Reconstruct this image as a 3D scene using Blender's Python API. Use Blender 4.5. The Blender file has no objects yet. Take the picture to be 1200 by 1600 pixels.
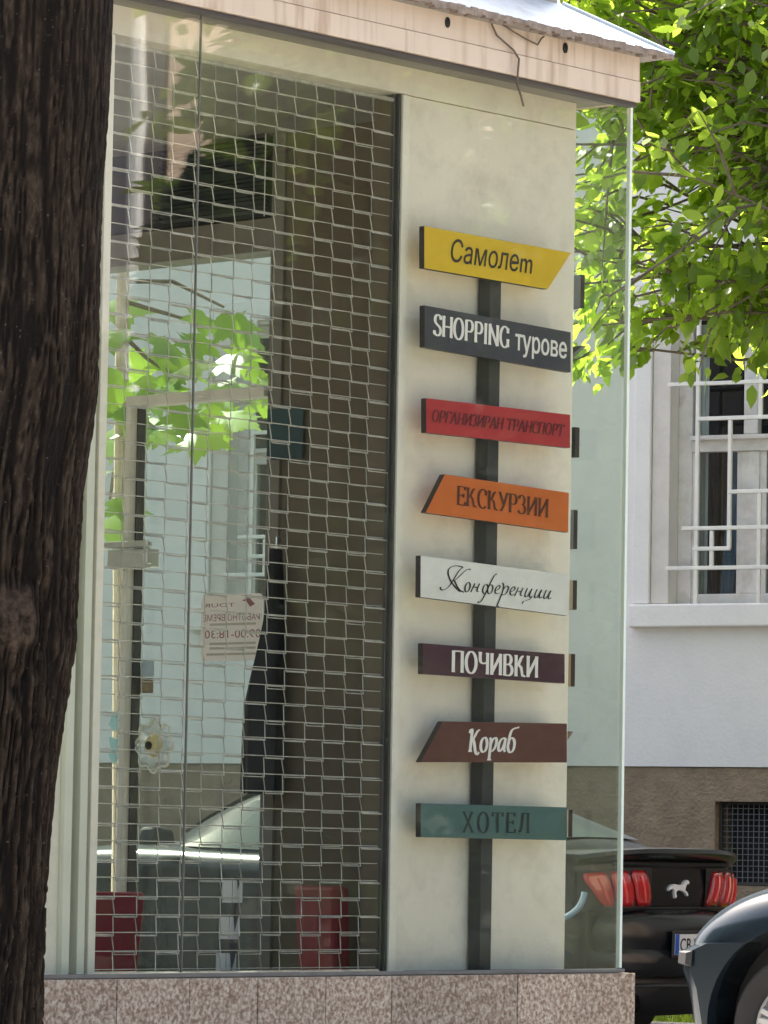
import bpy, bmesh, math, random
import numpy as np
from mathutils import Vector, Matrix, noise

random.seed(7); rng = np.random.default_rng(7)
sc = bpy.context.scene
COL = sc.collection
rad = math.radians

# ------------------------------------------------------------------ camera
FPX, HORIZON, ROLL, EYE = 7000.0, 1340.0, rad(1.0), 1.1
TH = math.atan((HORIZON - 800) / FPX)
C = Vector((0, 0, EYE))
F = Vector((0, math.cos(TH), math.sin(TH)))
R0 = Vector((1, 0, 0)); U0 = Vector((0, -math.sin(TH), math.cos(TH)))
RR = R0 * math.cos(ROLL) + U0 * math.sin(ROLL)
UU = U0 * math.cos(ROLL) - R0 * math.sin(ROLL)
cd = bpy.data.cameras.new('camera'); cam = bpy.data.objects.new('camera', cd); COL.objects.link(cam)
cd.sensor_fit = 'VERTICAL'; cd.sensor_height = 36; cd.sensor_width = 27; cd.lens = 36 * FPX / 1600
cd.clip_start = 0.1; cd.clip_end = 3000
cam.matrix_world = Matrix(((RR.x, UU.x, -F.x, C.x), (RR.y, UU.y, -F.y, C.y), (RR.z, UU.z, -F.z, C.z), (0, 0, 0, 1)))
cd.dof.use_dof = False
sc.camera = cam

# ------------------------------------------------------------------ sky, sun, exposure
SUN_EL = rad(55)
SH = Vector((-0.60, 0.80, 0)).normalized()
SUN = Vector((SH.x * math.cos(SUN_EL), SH.y * math.cos(SUN_EL), math.sin(SUN_EL)))
w = bpy.data.worlds.new('World'); sc.world = w; w.use_nodes = True
nt = w.node_tree; bg = nt.nodes['Background']
sky = nt.nodes.new('ShaderNodeTexSky'); sky.sky_type = 'NISHITA'; sky.sun_disc = False
sky.sun_elevation = SUN_EL; sky.sun_rotation = math.atan2(SUN.x, SUN.y)
sky.air_density = 0.8; sky.dust_density = 6.0; sky.ozone_density = 0.6
nt.links.new(sky.outputs[0], bg.inputs[0]); bg.inputs[1].default_value = 0.14
sl = bpy.data.lights.new('sun', 'SUN'); sl.energy = 5.0; sl.angle = rad(0.5); sl.color = (1, 0.95, 0.86)
so = bpy.data.objects.new('sun', sl); COL.objects.link(so)
so.rotation_euler = (-SUN).to_track_quat('-Z', 'Y').to_euler(); so.location = SUN * 60
vs = sc.view_settings; vs.view_transform = 'Standard'; vs.look = 'None'; vs.gamma = 1; vs.use_curve_mapping = False
vs.exposure = 1.95
sc.cycles.use_denoising = True
sc.cycles.max_bounces = 10; sc.cycles.transparent_max_bounces = 24
sc.cycles.diffuse_bounces = 5; sc.cycles.glossy_bounces = 4; sc.cycles.transmission_bounces = 6
sc.cycles.caustics_reflective = False; sc.cycles.caustics_refractive = False
sc.cycles.sample_clamp_indirect = 6

# ------------------------------------------------------------------ pixel helpers (1200 x 1600 photo pixels)
def ray(px, py): return F + RR * ((px - 600) / FPX) + UU * ((800 - py) / FPX)
def at_depth(px, py, Y):
    r = ray(px, py); return C + r * (Y / r.y)
def at_plane(px, py, p0, n):
    r = ray(px, py); return C + r * ((p0 - C).dot(n) / r.dot(n))
PHI = rad(42)
T = Vector((math.sin(PHI), math.cos(PHI), 0)); W = Vector((-math.cos(PHI), math.sin(PHI), 0))
O = at_depth(972, 1518, 14.52); ZP = O.z; O.z = 0
KROT = rad(48)
def onY(px, py, y0):
    p = at_plane(px, py, O + W * y0, W); return (p - O).dot(T), p.z
def onX(px, py, x0):
    p = at_plane(px, py, O + T * x0, T); return (p - O).dot(W), p.z
def KW(x, y, z): return O + T * x + W * y + Vector((0, 0, z))

# ------------------------------------------------------------------ materials
MATS = {}
def new_mat(name):
    m = bpy.data.materials.new(name); m.use_nodes = True; m.node_tree.nodes.clear()
    out = m.node_tree.nodes.new('ShaderNodeOutputMaterial'); MATS[name] = m
    return m, m.node_tree, out
def N(t, kind, **kw):
    n = t.nodes.new(kind)
    for k, v in kw.items():
        if k in n.inputs: n.inputs[k].default_value = v
        else: setattr(n, k, v)
    return n
def ramp(t, fac, stops):
    r = t.nodes.new('ShaderNodeValToRGB'); e = r.color_ramp.elements
    while len(e) < len(stops): e.new(0.5)
    for i, (p, c) in enumerate(stops): e[i].position = p; e[i].color = (*c, 1)
    t.links.new(fac, r.inputs[0]); return r.outputs[0]
def mat(name, col, rough=0.6, var=0.12, scale=6, bump=0.0, bscale=60, metal=0.0, spec=0.5, coat=0.0, stretch=None, dirt=None):
    """plain procedural surface: colour with two octaves of variation, optional dirt blotches and fine relief"""
    m, t, out = new_mat(name)
    b = N(t, 'ShaderNodeBsdfPrincipled', Roughness=rough, Metallic=metal)
    b.inputs['Specular IOR Level'].default_value = spec; b.inputs['Coat Weight'].default_value = coat
    b.inputs['Coat Roughness'].default_value = 0.09
    tc = N(t, 'ShaderNodeTexCoord'); mp = N(t, 'ShaderNodeMapping')
    if stretch: mp.inputs['Scale'].default_value = stretch
    t.links.new(tc.outputs['Object'], mp.inputs[0])
    n1 = N(t, 'ShaderNodeTexNoise', Scale=scale, Detail=6.0, Roughness=0.6); t.links.new(mp.outputs[0], n1.inputs[0])
    lo = tuple(c * (1 - var) for c in col); hi = tuple(min(1, c * (1 + var)) for c in col)
    c = ramp(t, n1.outputs[0], [(0.3, lo), (0.7, hi)])
    if dirt:
        dcol, dscale, amount = dirt
        n2 = N(t, 'ShaderNodeTexNoise', Scale=dscale, Detail=8.0, Roughness=0.7); t.links.new(mp.outputs[0], n2.inputs[0])
        rr = ramp(t, n2.outputs[0], [(0.48, (0, 0, 0)), (0.72, (amount,) * 3)])
        mx = N(t, 'ShaderNodeMixRGB'); mx.inputs[2].default_value = (*dcol, 1)
        t.links.new(rr, mx.inputs[0]); t.links.new(c, mx.inputs[1]); c = mx.outputs[0]
    t.links.new(c, b.inputs['Base Color'])
    if bump:
        n3 = N(t, 'ShaderNodeTexNoise', Scale=bscale, Detail=4.0); t.links.new(mp.outputs[0], n3.inputs[0])
        bp = N(t, 'ShaderNodeBump', Strength=bump, Distance=0.01); t.links.new(n3.outputs[0], bp.inputs['Height'])
        t.links.new(bp.outputs[0], b.inputs['Normal'])
    t.links.new(b.outputs[0], out.inputs[0]); return m
def glass_mat(name, tint, f0=0.04, rough=0.0, haze=0.0, wave=0.0):
    """sheet glass: clear tinted transmission and a mirror part that grows to grazing angles"""
    m, t, out = new_mat(name)
    g = N(t, 'ShaderNodeNewGeometry')
    d = N(t, 'ShaderNodeVectorMath', operation='DOT_PRODUCT'); t.links.new(g.outputs['Incoming'], d.inputs[0]); t.links.new(g.outputs['Normal'], d.inputs[1])
    a = N(t, 'ShaderNodeMath', operation='ABSOLUTE'); t.links.new(d.outputs['Value'], a.inputs[0])
    s = N(t, 'ShaderNodeMath', operation='SUBTRACT'); s.inputs[0].default_value = 1; t.links.new(a.outputs[0], s.inputs[1])
    p = N(t, 'ShaderNodeMath', operation='POWER'); t.links.new(s.outputs[0], p.inputs[0]); p.inputs[1].default_value = 5
    q = N(t, 'ShaderNodeMath', operation='MULTIPLY_ADD'); t.links.new(p.outputs[0], q.inputs[0]); q.inputs[1].default_value = 1 - f0; q.inputs[2].default_value = f0
    tr = N(t, 'ShaderNodeBsdfTransparent'); tr.inputs[0].default_value = (*tint, 1)
    gl = N(t, 'ShaderNodeBsdfGlossy', Roughness=rough); gl.inputs[0].default_value = (1, 1, 1, 1)
    if wave:
        tc = N(t, 'ShaderNodeTexCoord'); nz = N(t, 'ShaderNodeTexNoise', Scale=3.0, Detail=1.0); t.links.new(tc.outputs['Object'], nz.inputs[0])
        bp = N(t, 'ShaderNodeBump', Strength=wave, Distance=0.01); t.links.new(nz.outputs[0], bp.inputs['Height']); t.links.new(bp.outputs[0], gl.inputs['Normal'])
    mx = N(t, 'ShaderNodeMixShader'); t.links.new(q.outputs[0], mx.inputs[0]); t.links.new(tr.outputs[0], mx.inputs[1]); t.links.new(gl.outputs[0], mx.inputs[2])
    o = mx.outputs[0]
    if haze:   # dust film, blotchy
        tc2 = N(t, 'ShaderNodeTexCoord'); n2 = N(t, 'ShaderNodeTexNoise', Scale=2.2, Detail=9.0, Roughness=0.7); t.links.new(tc2.outputs['Object'], n2.inputs[0])
        r2 = ramp(t, n2.outputs[0], [(0.35, (haze * 0.3,) * 3), (0.75, (haze * 1.6,) * 3)])
        df = N(t, 'ShaderNodeBsdfDiffuse'); df.inputs[0].default_value = (0.7, 0.72, 0.66, 1)
        m2 = N(t, 'ShaderNodeMixShader'); t.links.new(r2, m2.inputs[0]); t.links.new(o, m2.inputs[1]); t.links.new(df.outputs[0], m2.inputs[2]); o = m2.outputs[0]
    t.links.new(o, out.inputs[0]); return m
def leaf_mat(name, dark, light, trans, gloss=0.35):
    m, t, out = new_mat(name)
    at = N(t, 'ShaderNodeAttribute', attribute_name='lv'); oi = N(t, 'ShaderNodeObjectInfo')
    ad = N(t, 'ShaderNodeMath', operation='ADD'); t.links.new(at.outputs['Fac'], ad.inputs[0]); t.links.new(oi.outputs['Random'], ad.inputs[1])
    fr = N(t, 'ShaderNodeMath', operation='FRACT'); t.links.new(ad.outputs[0], fr.inputs[0])
    c = ramp(t, fr.outputs[0], [(0, dark), (1, light)])
    tcol = ramp(t, fr.outputs[0], [(0, tuple(x * 0.75 for x in trans)), (1, trans)])
    b = N(t, 'ShaderNodeBsdfPrincipled', Roughness=gloss); t.links.new(c, b.inputs['Base Color'])
    b.inputs['Specular IOR Level'].default_value = 0.5
    tl = N(t, 'ShaderNodeBsdfTranslucent'); t.links.new(tcol, tl.inputs[0])
    mx = N(t, 'ShaderNodeMixShader'); mx.inputs[0].default_value = 0.56
    t.links.new(b.outputs[0], mx.inputs[1]); t.links.new(tl.outputs[0], mx.inputs[2]); t.links.new(mx.outputs[0], out.inputs[0]); return m
def granite_mat(name):
    m, t, out = new_mat(name)
    tc = N(t, 'ShaderNodeTexCoord'); oi = N(t, 'ShaderNodeObjectInfo')
    n0 = N(t, 'ShaderNodeTexNoise', Scale=85.0, Detail=3.5, Distortion=0.35); t.links.new(tc.outputs['Object'], n0.inputs[0])
    c = ramp(t, n0.outputs[0], [(0.30, (0.165, 0.11, 0.076)), (0.44, (0.29, 0.21, 0.15)), (0.53, (0.42, 0.33, 0.25)), (0.66, (0.58, 0.51, 0.41))])
    v = N(t, 'ShaderNodeTexVoronoi', Scale=150.0); t.links.new(tc.outputs['Object'], v.inputs[0])
    sp = ramp(t, v.outputs['Distance'], [(0.0, (0.45, 0.40, 0.38)), (0.22, (1, 1, 1))])
    mu = N(t, 'ShaderNodeMixRGB', blend_type='MULTIPLY'); mu.inputs[0].default_value = 0.8; t.links.new(c, mu.inputs[1]); t.links.new(sp, mu.inputs[2])
    hv = N(t, 'ShaderNodeHueSaturation'); mr = N(t, 'ShaderNodeMapRange'); t.links.new(oi.outputs['Random'], mr.inputs[0]); mr.inputs[3].default_value = 0.82; mr.inputs[4].default_value = 1.12
    t.links.new(mr.outputs[0], hv.inputs['Value']); t.links.new(mu.outputs[0], hv.inputs['Color'])
    b = N(t, 'ShaderNodeBsdfPrincipled', Roughness=0.35); t.links.new(hv.outputs[0], b.inputs['Base Color'])
    t.links.new(b.outputs[0], out.inputs[0]); return m
def streaky_mat(name, base, stain):
    """weathered boarding with rust runs below the eave (runs have their own shapes)"""
    m, t, out = new_mat(name)
    tc = N(t, 'ShaderNodeTexCoord')
    mp = N(t, 'ShaderNodeMapping'); mp.inputs['Scale'].default_value = (26, 26, 2.2); t.links.new(tc.outputs['Object'], mp.inputs[0])
    n1 = N(t, 'ShaderNodeTexNoise', Scale=1.0, Detail=5.0); t.links.new(mp.outputs[0], n1.inputs[0])
    r1 = ramp(t, n1.outputs[0], [(0.47, (0, 0, 0)), (0.70, (0.8,) * 3)])
    n2 = N(t, 'ShaderNodeTexNoise', Scale=2.0, Detail=3.0); t.links.new(tc.outputs['Object'], n2.inputs[0])
    r2 = ramp(t, n2.outputs[0], [(0.4, (0.1,) * 3), (0.62, (1, 1, 1))])
    mm = N(t, 'ShaderNodeMath', operation='MULTIPLY'); t.links.new(r1, mm.inputs[0]); t.links.new(r2, mm.inputs[1])
    n3 = N(t, 'ShaderNodeTexNoise', Scale=5.0, Detail=8.0); t.links.new(tc.outputs['Object'], n3.inputs[0])
    c0 = ramp(t, n3.outputs[0], [(0.3, tuple(x * 0.9 for x in base)), (0.7, base)])
    mx = N(t, 'ShaderNodeMixRGB'); mx.inputs[2].default_value = (*stain, 1); t.links.new(mm.outputs[0], mx.inputs[0]); t.links.new(c0, mx.inputs[1])
    b = N(t, 'ShaderNodeBsdfPrincipled', Roughness=0.75); t.links.new(mx.outputs[0], b.inputs['Base Color']); t.links.new(b.outputs[0], out.inputs[0]); return m
def bark_mat(name):
    m, t, out = new_mat(name)
    tc = N(t, 'ShaderNodeTexCoord'); mp = N(t, 'ShaderNodeMapping'); mp.inputs['Scale'].default_value = (1, 1, 0.35); t.links.new(tc.outputs['Object'], mp.inputs[0])
    n1 = N(t, 'ShaderNodeTexNoise', Scale=70.0, Detail=8.0, Roughness=0.75, Distortion=0.4); t.links.new(mp.outputs[0], n1.inputs[0])
    ra = N(t, 'ShaderNodeAttribute', attribute_name='ridge')
    mm = N(t, 'ShaderNodeMath', operation='MULTIPLY_ADD'); t.links.new(ra.outputs['Fac'], mm.inputs[0]); mm.inputs[1].default_value = 0.42
    sc2 = N(t, 'ShaderNodeMath', operation='MULTIPLY'); t.links.new(n1.outputs[0], sc2.inputs[0]); sc2.inputs[1].default_value = 0.75; t.links.new(sc2.outputs[0], mm.inputs[2])
    c = ramp(t, mm.outputs[0], [(0.30, (0.0035, 0.0022, 0.0012)), (0.55, (0.011, 0.0070, 0.0040)), (0.78, (0.029, 0.0195, 0.0118)), (0.92, (0.075, 0.056, 0.038))])
    v = N(t, 'ShaderNodeTexNoise', Scale=120.0, Detail=2.0); t.links.new(tc.outputs['Object'], v.inputs[0])
    lv = ramp(t, v.outputs[0], [(0.70, (0, 0, 0)), (0.76, (0.6, 0.6, 0.6))])             # pale lichen flecks
    mx = N(t, 'ShaderNodeMixRGB'); mx.inputs[2].default_value = (0.16, 0.14, 0.105, 1); t.links.new(lv, mx.inputs[0]); t.links.new(c, mx.inputs[1])
    ka = N(t, 'ShaderNodeAttribute', attribute_name='knot')
    nk = N(t, 'ShaderNodeTexNoise', Scale=38.0, Detail=8.0, Roughness=0.7); t.links.new(tc.outputs['Object'], nk.inputs[0])
    kc = ramp(t, nk.outputs[0], [(0.35, (0.010, 0.0065, 0.004)), (0.5, (0.048, 0.033, 0.022)), (0.7, (0.10, 0.074, 0.052))])
    kf = ramp(t, ka.outputs['Fac'], [(0.25, (0, 0, 0)), (0.6, (1, 1, 1))])
    m3 = N(t, 'ShaderNodeMixRGB'); t.links.new(kf, m3.inputs[0]); t.links.new(mx.outputs[0], m3.inputs[1]); t.links.new(kc, m3.inputs[2])
    b = N(t, 'ShaderNodeBsdfPrincipled', Roughness=0.9); b.inputs['Specular IOR Level'].default_value = 0.2; t.links.new(m3.outputs[0], b.inputs['Base Color'])
    bp = N(t, 'ShaderNodeBump', Strength=1.0, Distance=0.010); t.links.new(n1.outputs[0], bp.inputs['Height']); t.links.new(bp.outputs[0], b.inputs['Normal'])
    t.links.new(b.outputs[0], out.inputs[0]); return m

mat('cream', (0.80, 0.74, 0.605), 0.7, 0.06, 3, 0.15, 90, dirt=((0.44, 0.40, 0.32), 6, 0.45))
mat('cream_frame', (0.80, 0.76, 0.64), 0.45, 0.05, 4, dirt=((0.45, 0.40, 0.30), 9, 0.3))
mat('pale_frame', (0.68, 0.69, 0.57), 0.4, 0.05, 4)
mat('grey_frame', (0.34, 0.335, 0.30), 0.45, 0.05, 4)
mat('dark_metal', (0.05, 0.045, 0.042), 0.5, 0.1)
mat('sill_metal', (0.13, 0.13, 0.12), 0.5, 0.2, 8)
mat('steel', (0.62, 0.64, 0.60), 0.35, 0.1, 20, metal=0.75)
mat('wire', (0.60, 0.59, 0.52), 0.34, 0.25, 30, metal=0.6)
mat('chrome', (0.75, 0.75, 0.72), 0.15, 0.03, metal=1.0)
streaky_mat('fascia', (0.70, 0.59, 0.47), (0.33, 0.21, 0.13))
mat('roof_sheet', (0.50, 0.56, 0.60), 0.4, 0.12, 4, dirt=((0.25, 0.22, 0.2), 12, 0.5), metal=0.2)
mat('roof_edge', (0.26, 0.21, 0.17), 0.8, 0.35, 25, 0.5, 80)
mat('concrete', (0.38, 0.36, 0.32), 0.85, 0.15, 4, 0.3, 50)
mat('soffit', (0.30, 0.28, 0.25), 0.8, 0.1)
granite_mat('granite')
mat('joint', (0.08, 0.065, 0.055), 0.9, 0.1)
mat('brown_wall', (0.125, 0.096, 0.058), 0.65, 0.1, 3)
mat('ceiling_paint', (0.62, 0.60, 0.55), 0.8, 0.05)
mat('shop_floor', (0.20, 0.185, 0.16), 0.4, 0.15)
mat('jamb', (0.19, 0.17, 0.135), 0.5, 0.08)
mat('black', (0.012, 0.012, 0.014), 0.35, 0.2)
mat('coat_cloth', (0.007, 0.007, 0.009), 0.7, 0.3, 12)
mat('red_leather', (0.27, 0.012, 0.022), 0.6, 0.15, 8)
mat('paper', (0.80, 0.79, 0.77), 0.8, 0.03)
mat('notice_ink', (0.32, 0.13, 0.15), 0.8, 0.03)
def paper_mat(name, col):
    m, t, out = new_mat(name); d = N(t, 'ShaderNodeBsdfDiffuse'); d.inputs[0].default_value = (*col, 1); l = N(t, 'ShaderNodeBsdfTranslucent'); l.inputs[0].default_value = (*col, 1)
    x = N(t, 'ShaderNodeMixShader'); x.inputs[0].default_value = 0.6; t.links.new(d.outputs[0], x.inputs[1]); t.links.new(l.outputs[0], x.inputs[2]); t.links.new(x.outputs[0], out.inputs[0])
paper_mat('notice_paper', (0.86, 0.80, 0.78)); paper_mat('decal', (0.60, 0.78, 0.80)); paper_mat('photo_pale', (0.55, 0.6, 0.64)); paper_mat('leaflet_paper', (0.88, 0.87, 0.85))
mat('photo_print', (0.34, 0.24, 0.14), 0.5, 0.5, 25)
mat('amber', (0.85, 0.70, 0.34), 0.25, 0.2, 30)
mat('teal_poster', (0.02, 0.06, 0.065), 0.4, 0.1)
for nm, c in dict(sign_yellow=(0.66, 0.44, 0.015), sign_slate=(0.040, 0.045, 0.060), sign_red=(0.40, 0.030, 0.035), sign_orange=(0.56, 0.135, 0.025),
                  sign_white=(0.72, 0.72, 0.66), sign_plum=(0.060, 0.022, 0.034), sign_brown=(0.105, 0.040, 0.030), sign_teal=(0.065, 0.130, 0.120),
                  sign_grey=(0.24, 0.26, 0.30), sign_dark=(0.02, 0.022, 0.022), sign_beige=(0.5, 0.45, 0.38), sign_tan=(0.45, 0.33, 0.17)).items():
    mat(nm, c, 0.42, 0.06, 5, dirt=(tuple(min(1, x * 1.25 + 0.03) for x in c), 14, 0.3))
mat('sign_edge', (0.030, 0.018, 0.016), 0.5, 0.2)
mat('ink_black', (0.018, 0.014, 0.012), 0.5, 0.05); mat('ink_white', (0.82, 0.80, 0.74), 0.5, 0.02)
mat('ink_red', (0.115, 0.010, 0.014), 0.5, 0.05); mat('ink_brown', (0.09, 0.022, 0.008), 0.5, 0.05); mat('ink_teal', (0.012, 0.022, 0.024), 0.5, 0.05)
mat('post_paint', (0.034, 0.036, 0.035), 0.5, 0.1)
glass_mat('glass', (0.965, 0.975, 0.95), 0.056, 0.0, 0.006, 0.02)
glass_mat('glass_side', (0.925, 0.975, 0.935), 0.04, 0.0, 0.03)
glass_mat('glass_door', (0.94, 0.97, 0.96), 0.04)
mat('glass_edge', (0.74, 0.83, 0.74), 0.15, 0.05, 12)
mat('plaster', (0.715, 0.70, 0.67), 0.9, 0.04, 1.2, 0.25, 40, dirt=((0.48, 0.48, 0.48), 3, 0.25))
mat('plaster_beige', (0.62, 0.58, 0.53), 0.9, 0.06, 3, 0.2, 40, dirt=((0.42, 0.39, 0.35), 5, 0.4))
mat('roughcast', (0.25, 0.185, 0.125), 0.95, 0.22, 7, 1.0, 45)
mat('old_paint', (0.62, 0.60, 0.57), 0.6, 0.1, 6, dirt=((0.36, 0.31, 0.25), 7, 0.55))
mat('bar_paint', (0.70, 0.69, 0.64), 0.5, 0.08, 8)
mat('curtain_blue', (0.20, 0.27, 0.36), 0.9, 0.15); mat('curtain_brown', (0.16, 0.09, 0.05), 0.9, 0.3, 8)
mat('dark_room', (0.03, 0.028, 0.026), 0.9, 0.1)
glass_mat('window_glass', (0.80, 0.84, 0.84), 0.05)
mat('mesh_wire', (0.20, 0.20, 0.20), 0.5, 0.1, metal=0.4)
mat('asphalt', (0.055, 0.055, 0.056), 0.9, 0.25, 4, 0.4, 120)
mat('pavement', (0.26, 0.245, 0.225), 0.9, 0.12, 2, 0.3, 60)
mat('kerb_stone', (0.34, 0.33, 0.31), 0.85, 0.12, 5, 0.3, 60)
mat('earth', (0.14, 0.11, 0.07), 0.95, 0.2, 3)
mat('car_black', (0.017, 0.018, 0.020), 0.25, 0.05, metal=0.35, coat=0.0)
mat('car_grey', (0.012, 0.021, 0.028), 0.16, 0.05, metal=0.15, coat=0.0)
mat('car_trim', (0.012, 0.012, 0.013), 0.5, 0.1)
mat('car_glass', (0.016, 0.030, 0.024), 0.06, 0.05, spec=0.55)
mat('emblem_metal', (0.80, 0.80, 0.80), 0.4, 0.03)
mat('tail_red', (0.48, 0.012, 0.015), 0.15, 0.1, coat=1.0)
mat('tail_rib', (0.75, 0.05, 0.05), 0.2, 0.1, coat=1.0)
mat('tail_dark', (0.07, 0.006, 0.012), 0.2, 0.1, coat=1.0)
mat('side_marker', (0.22, 0.33, 0.42), 0.3, 0.1, coat=0.5)
mat('tyre', (0.022, 0.021, 0.020), 0.85, 0.15); mat('rim', (0.45, 0.45, 0.45), 0.35, 0.1, metal=0.7)
mat('plate_white', (0.75, 0.75, 0.75), 0.4, 0.02); mat('plate_blue', (0.02, 0.10, 0.45), 0.4, 0.02)
mat('lamp_clear', (0.5, 0.5, 0.5), 0.1, 0.05, coat=1.0)
bark_mat('bark')
mat('knot_wood', (0.17, 0.115, 0.085), 0.9, 0.35, 30, 0.8, 60)
mat('twig_bark', (0.13, 0.10, 0.075), 0.85, 0.25, 20)
mat('sapling_bark', (0.46, 0.37, 0.29), 0.8, 0.15, 20)
leaf_mat('leaf', (0.05, 0.10, 0.012), (0.15, 0.21, 0.035), (0.62, 0.86, 0.08), 0.28)
leaf_mat('maple', (0.040, 0.11, 0.018), (0.08, 0.18, 0.025), (0.38, 0.60, 0.05))
leaf_mat('needles', (0.008, 0.016, 0.007), (0.018, 0.032, 0.012), (0.02, 0.035, 0.008), 0.6)
leaf_mat('leaf_dark', (0.020, 0.045, 0.012), (0.05, 0.10, 0.02), (0.10, 0.17, 0.02))
mat('house_beige', (0.62, 0.48, 0.36), 0.9, 0.06, 1); mat('house_lilac', (0.40, 0.38, 0.42), 0.9, 0.06, 1); mat('house_grey', (0.16, 0.155, 0.15), 0.9, 0.1, 1); mat('pipe_white', (0.85, 0.85, 0.85), 0.4, 0.02)

# ------------------------------------------------------------------ mesh helpers
class MB:
    def __init__(s): s.v = []; s.f = []
    def add(s, vs, fs):
        o = len(s.v); s.v += [tuple(p) for p in vs]; s.f += [tuple(i + o for i in f) for f in fs]; return s
    def box(s, x0, x1, y0, y1, z0, z1):
        return s.add([(x0, y0, z0), (x1, y0, z0), (x1, y1, z0), (x0, y1, z0), (x0, y0, z1), (x1, y0, z1), (x1, y1, z1), (x0, y1, z1)],
                     [(0, 3, 2, 1), (4, 5, 6, 7), (0, 1, 5, 4), (1, 2, 6, 5), (2, 3, 7, 6), (3, 0, 4, 7)])
    def prism_xz(s, poly, y0, y1):            # polygon in x,z pushed along y
        n = len(poly)
        return s.add([(x, y0, z) for x, z in poly] + [(x, y1, z) for x, z in poly],
                     [tuple(range(n)), tuple(range(2 * n - 1, n - 1, -1))] + [(i, i + n, (i + 1) % n + n, (i + 1) % n) for i in range(n)])
    def prism_yz(s, poly, x0, x1):
        n = len(poly)
        return s.add([(x0, y, z) for y, z in poly] + [(x1, y, z) for y, z in poly],
                     [tuple(range(n)), tuple(range(2 * n - 1, n - 1, -1))] + [(i, i + n, (i + 1) % n + n, (i + 1) % n) for i in range(n)])
    def tube(s, path, r, n=6, cap=True):
        path = [Vector(p) for p in path]; rs = r if isinstance(r, (list, tuple)) else [r] * len(path)
        vs = []; up = None
        for i, p in enumerate(path):
            d = (path[min(i + 1, len(path) - 1)] - path[max(i - 1, 0)])
            if d.length < 1e-9: d = Vector((0, 0, 1))
            d.normalize()
            if up is None:
                a = Vector((0, 0, 1)) if abs(d.z) < 0.9 else Vector((1, 0, 0)); up = (a - d * a.dot(d)).normalized()
            else:
                up = up - d * up.dot(d)
                up = up.normalized() if up.length > 1e-6 else d.orthogonal().normalized()
            sd = d.cross(up)
            for k in range(n):
                a = 2 * math.pi * k / n; vs.append(p + (up * math.cos(a) + sd * math.sin(a)) * rs[i])
        fs = []
        for i in range(len(path) - 1):
            for k in range(n):
                fs.append((i * n + k, i * n + (k + 1) % n, (i + 1) * n + (k + 1) % n, (i + 1) * n + k))
        if cap: fs += [tuple(reversed(range(n))), tuple(range((len(path) - 1) * n, len(path) * n))]
        return s.add(vs, fs)
    def lathe(s, prof, n=24, axis='z', c=(0, 0, 0)):
        vs = []
        for r, h in prof:
            for k in range(n):
                a = 2 * math.pi * k / n; x, y = r * math.cos(a), r * math.sin(a)
                vs.append((c[0] + x, c[1] + y, c[2] + h) if axis == 'z' else (c[0] + x, c[1] + h, c[2] + y))
        fs = [(i * n + k, i * n + (k + 1) % n, (i + 1) * n + (k + 1) % n, (i + 1) * n + k) for i in range(len(prof) - 1) for k in range(n)]
        return s.add(vs, fs)
    def grid(s, rows):
        m = len(rows[0]); vs = [p for r in rows for p in r]
        return s.add(vs, [(i * m + k, i * m + k + 1, (i + 1) * m + k + 1, (i + 1) * m + k) for i in range(len(rows) - 1) for k in range(m - 1)])
    def mesh(s, name, material, smooth=False, sharp=35):
        me = bpy.data.meshes.new(name); me.from_pydata(s.v, [], s.f)
        if material: me.materials.append(MATS[material])
        bm = bmesh.new(); bm.from_mesh(me); bmesh.ops.recalc_face_normals(bm, faces=bm.faces); bm.to_mesh(me); bm.free()
        if smooth:
            me.polygons.foreach_set('use_smooth', [True] * len(me.polygons)); me.set_sharp_from_angle(angle=rad(sharp))
        return me
    def build(s, name, material, parent=None, smooth=False, sharp=35, bevel=0.0):
        return link(name, s.mesh(name, material, smooth, sharp), parent, bevel)
def link(name, me, parent=None, bevel=0.0):
    o = bpy.data.objects.new(name, me); COL.objects.link(o)
    if parent is not None: o.parent = parent
    if bevel:
        b = o.modifiers.new('bevel', 'BEVEL'); b.width = bevel; b.segments = 2; b.limit_method = 'ANGLE'; b.angle_limit = rad(40)
    return o
def tag(o, label=None, cat=None, group=None, kind=None):
    if label: o['label'] = label
    if cat: o['category'] = cat
    if group: o['group'] = group
    if kind: o['kind'] = kind
    return o
def empty(name, label, cat, loc=(0, 0, 0), rz=0.0, group=None):
    o = bpy.data.objects.new(name, None); COL.objects.link(o); o.empty_display_size = 0.1
    o.location = loc; o.rotation_euler = (0, 0, rz); return tag(o, label, cat, group)
def kiosk_empty(name, label, cat, x, y, z, group=None):
    """an Empty at kiosk position x,y,z, with the kiosk's orientation"""
    return empty(name, label, cat, KW(x, y, z), KROT, group)
def box(name, m, parent, *b, bevel=0.0): return MB().box(*b).build(name, m, parent, bevel=bevel)
def dup(src, parent, loc=None, rot=None, scale=None):
    c = src.copy(); COL.objects.link(c); c.parent = parent
    if loc is not None: c.location = loc
    if rot is not None: c.rotation_euler = rot
    if scale is not None: c.scale = scale
    return c
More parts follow.
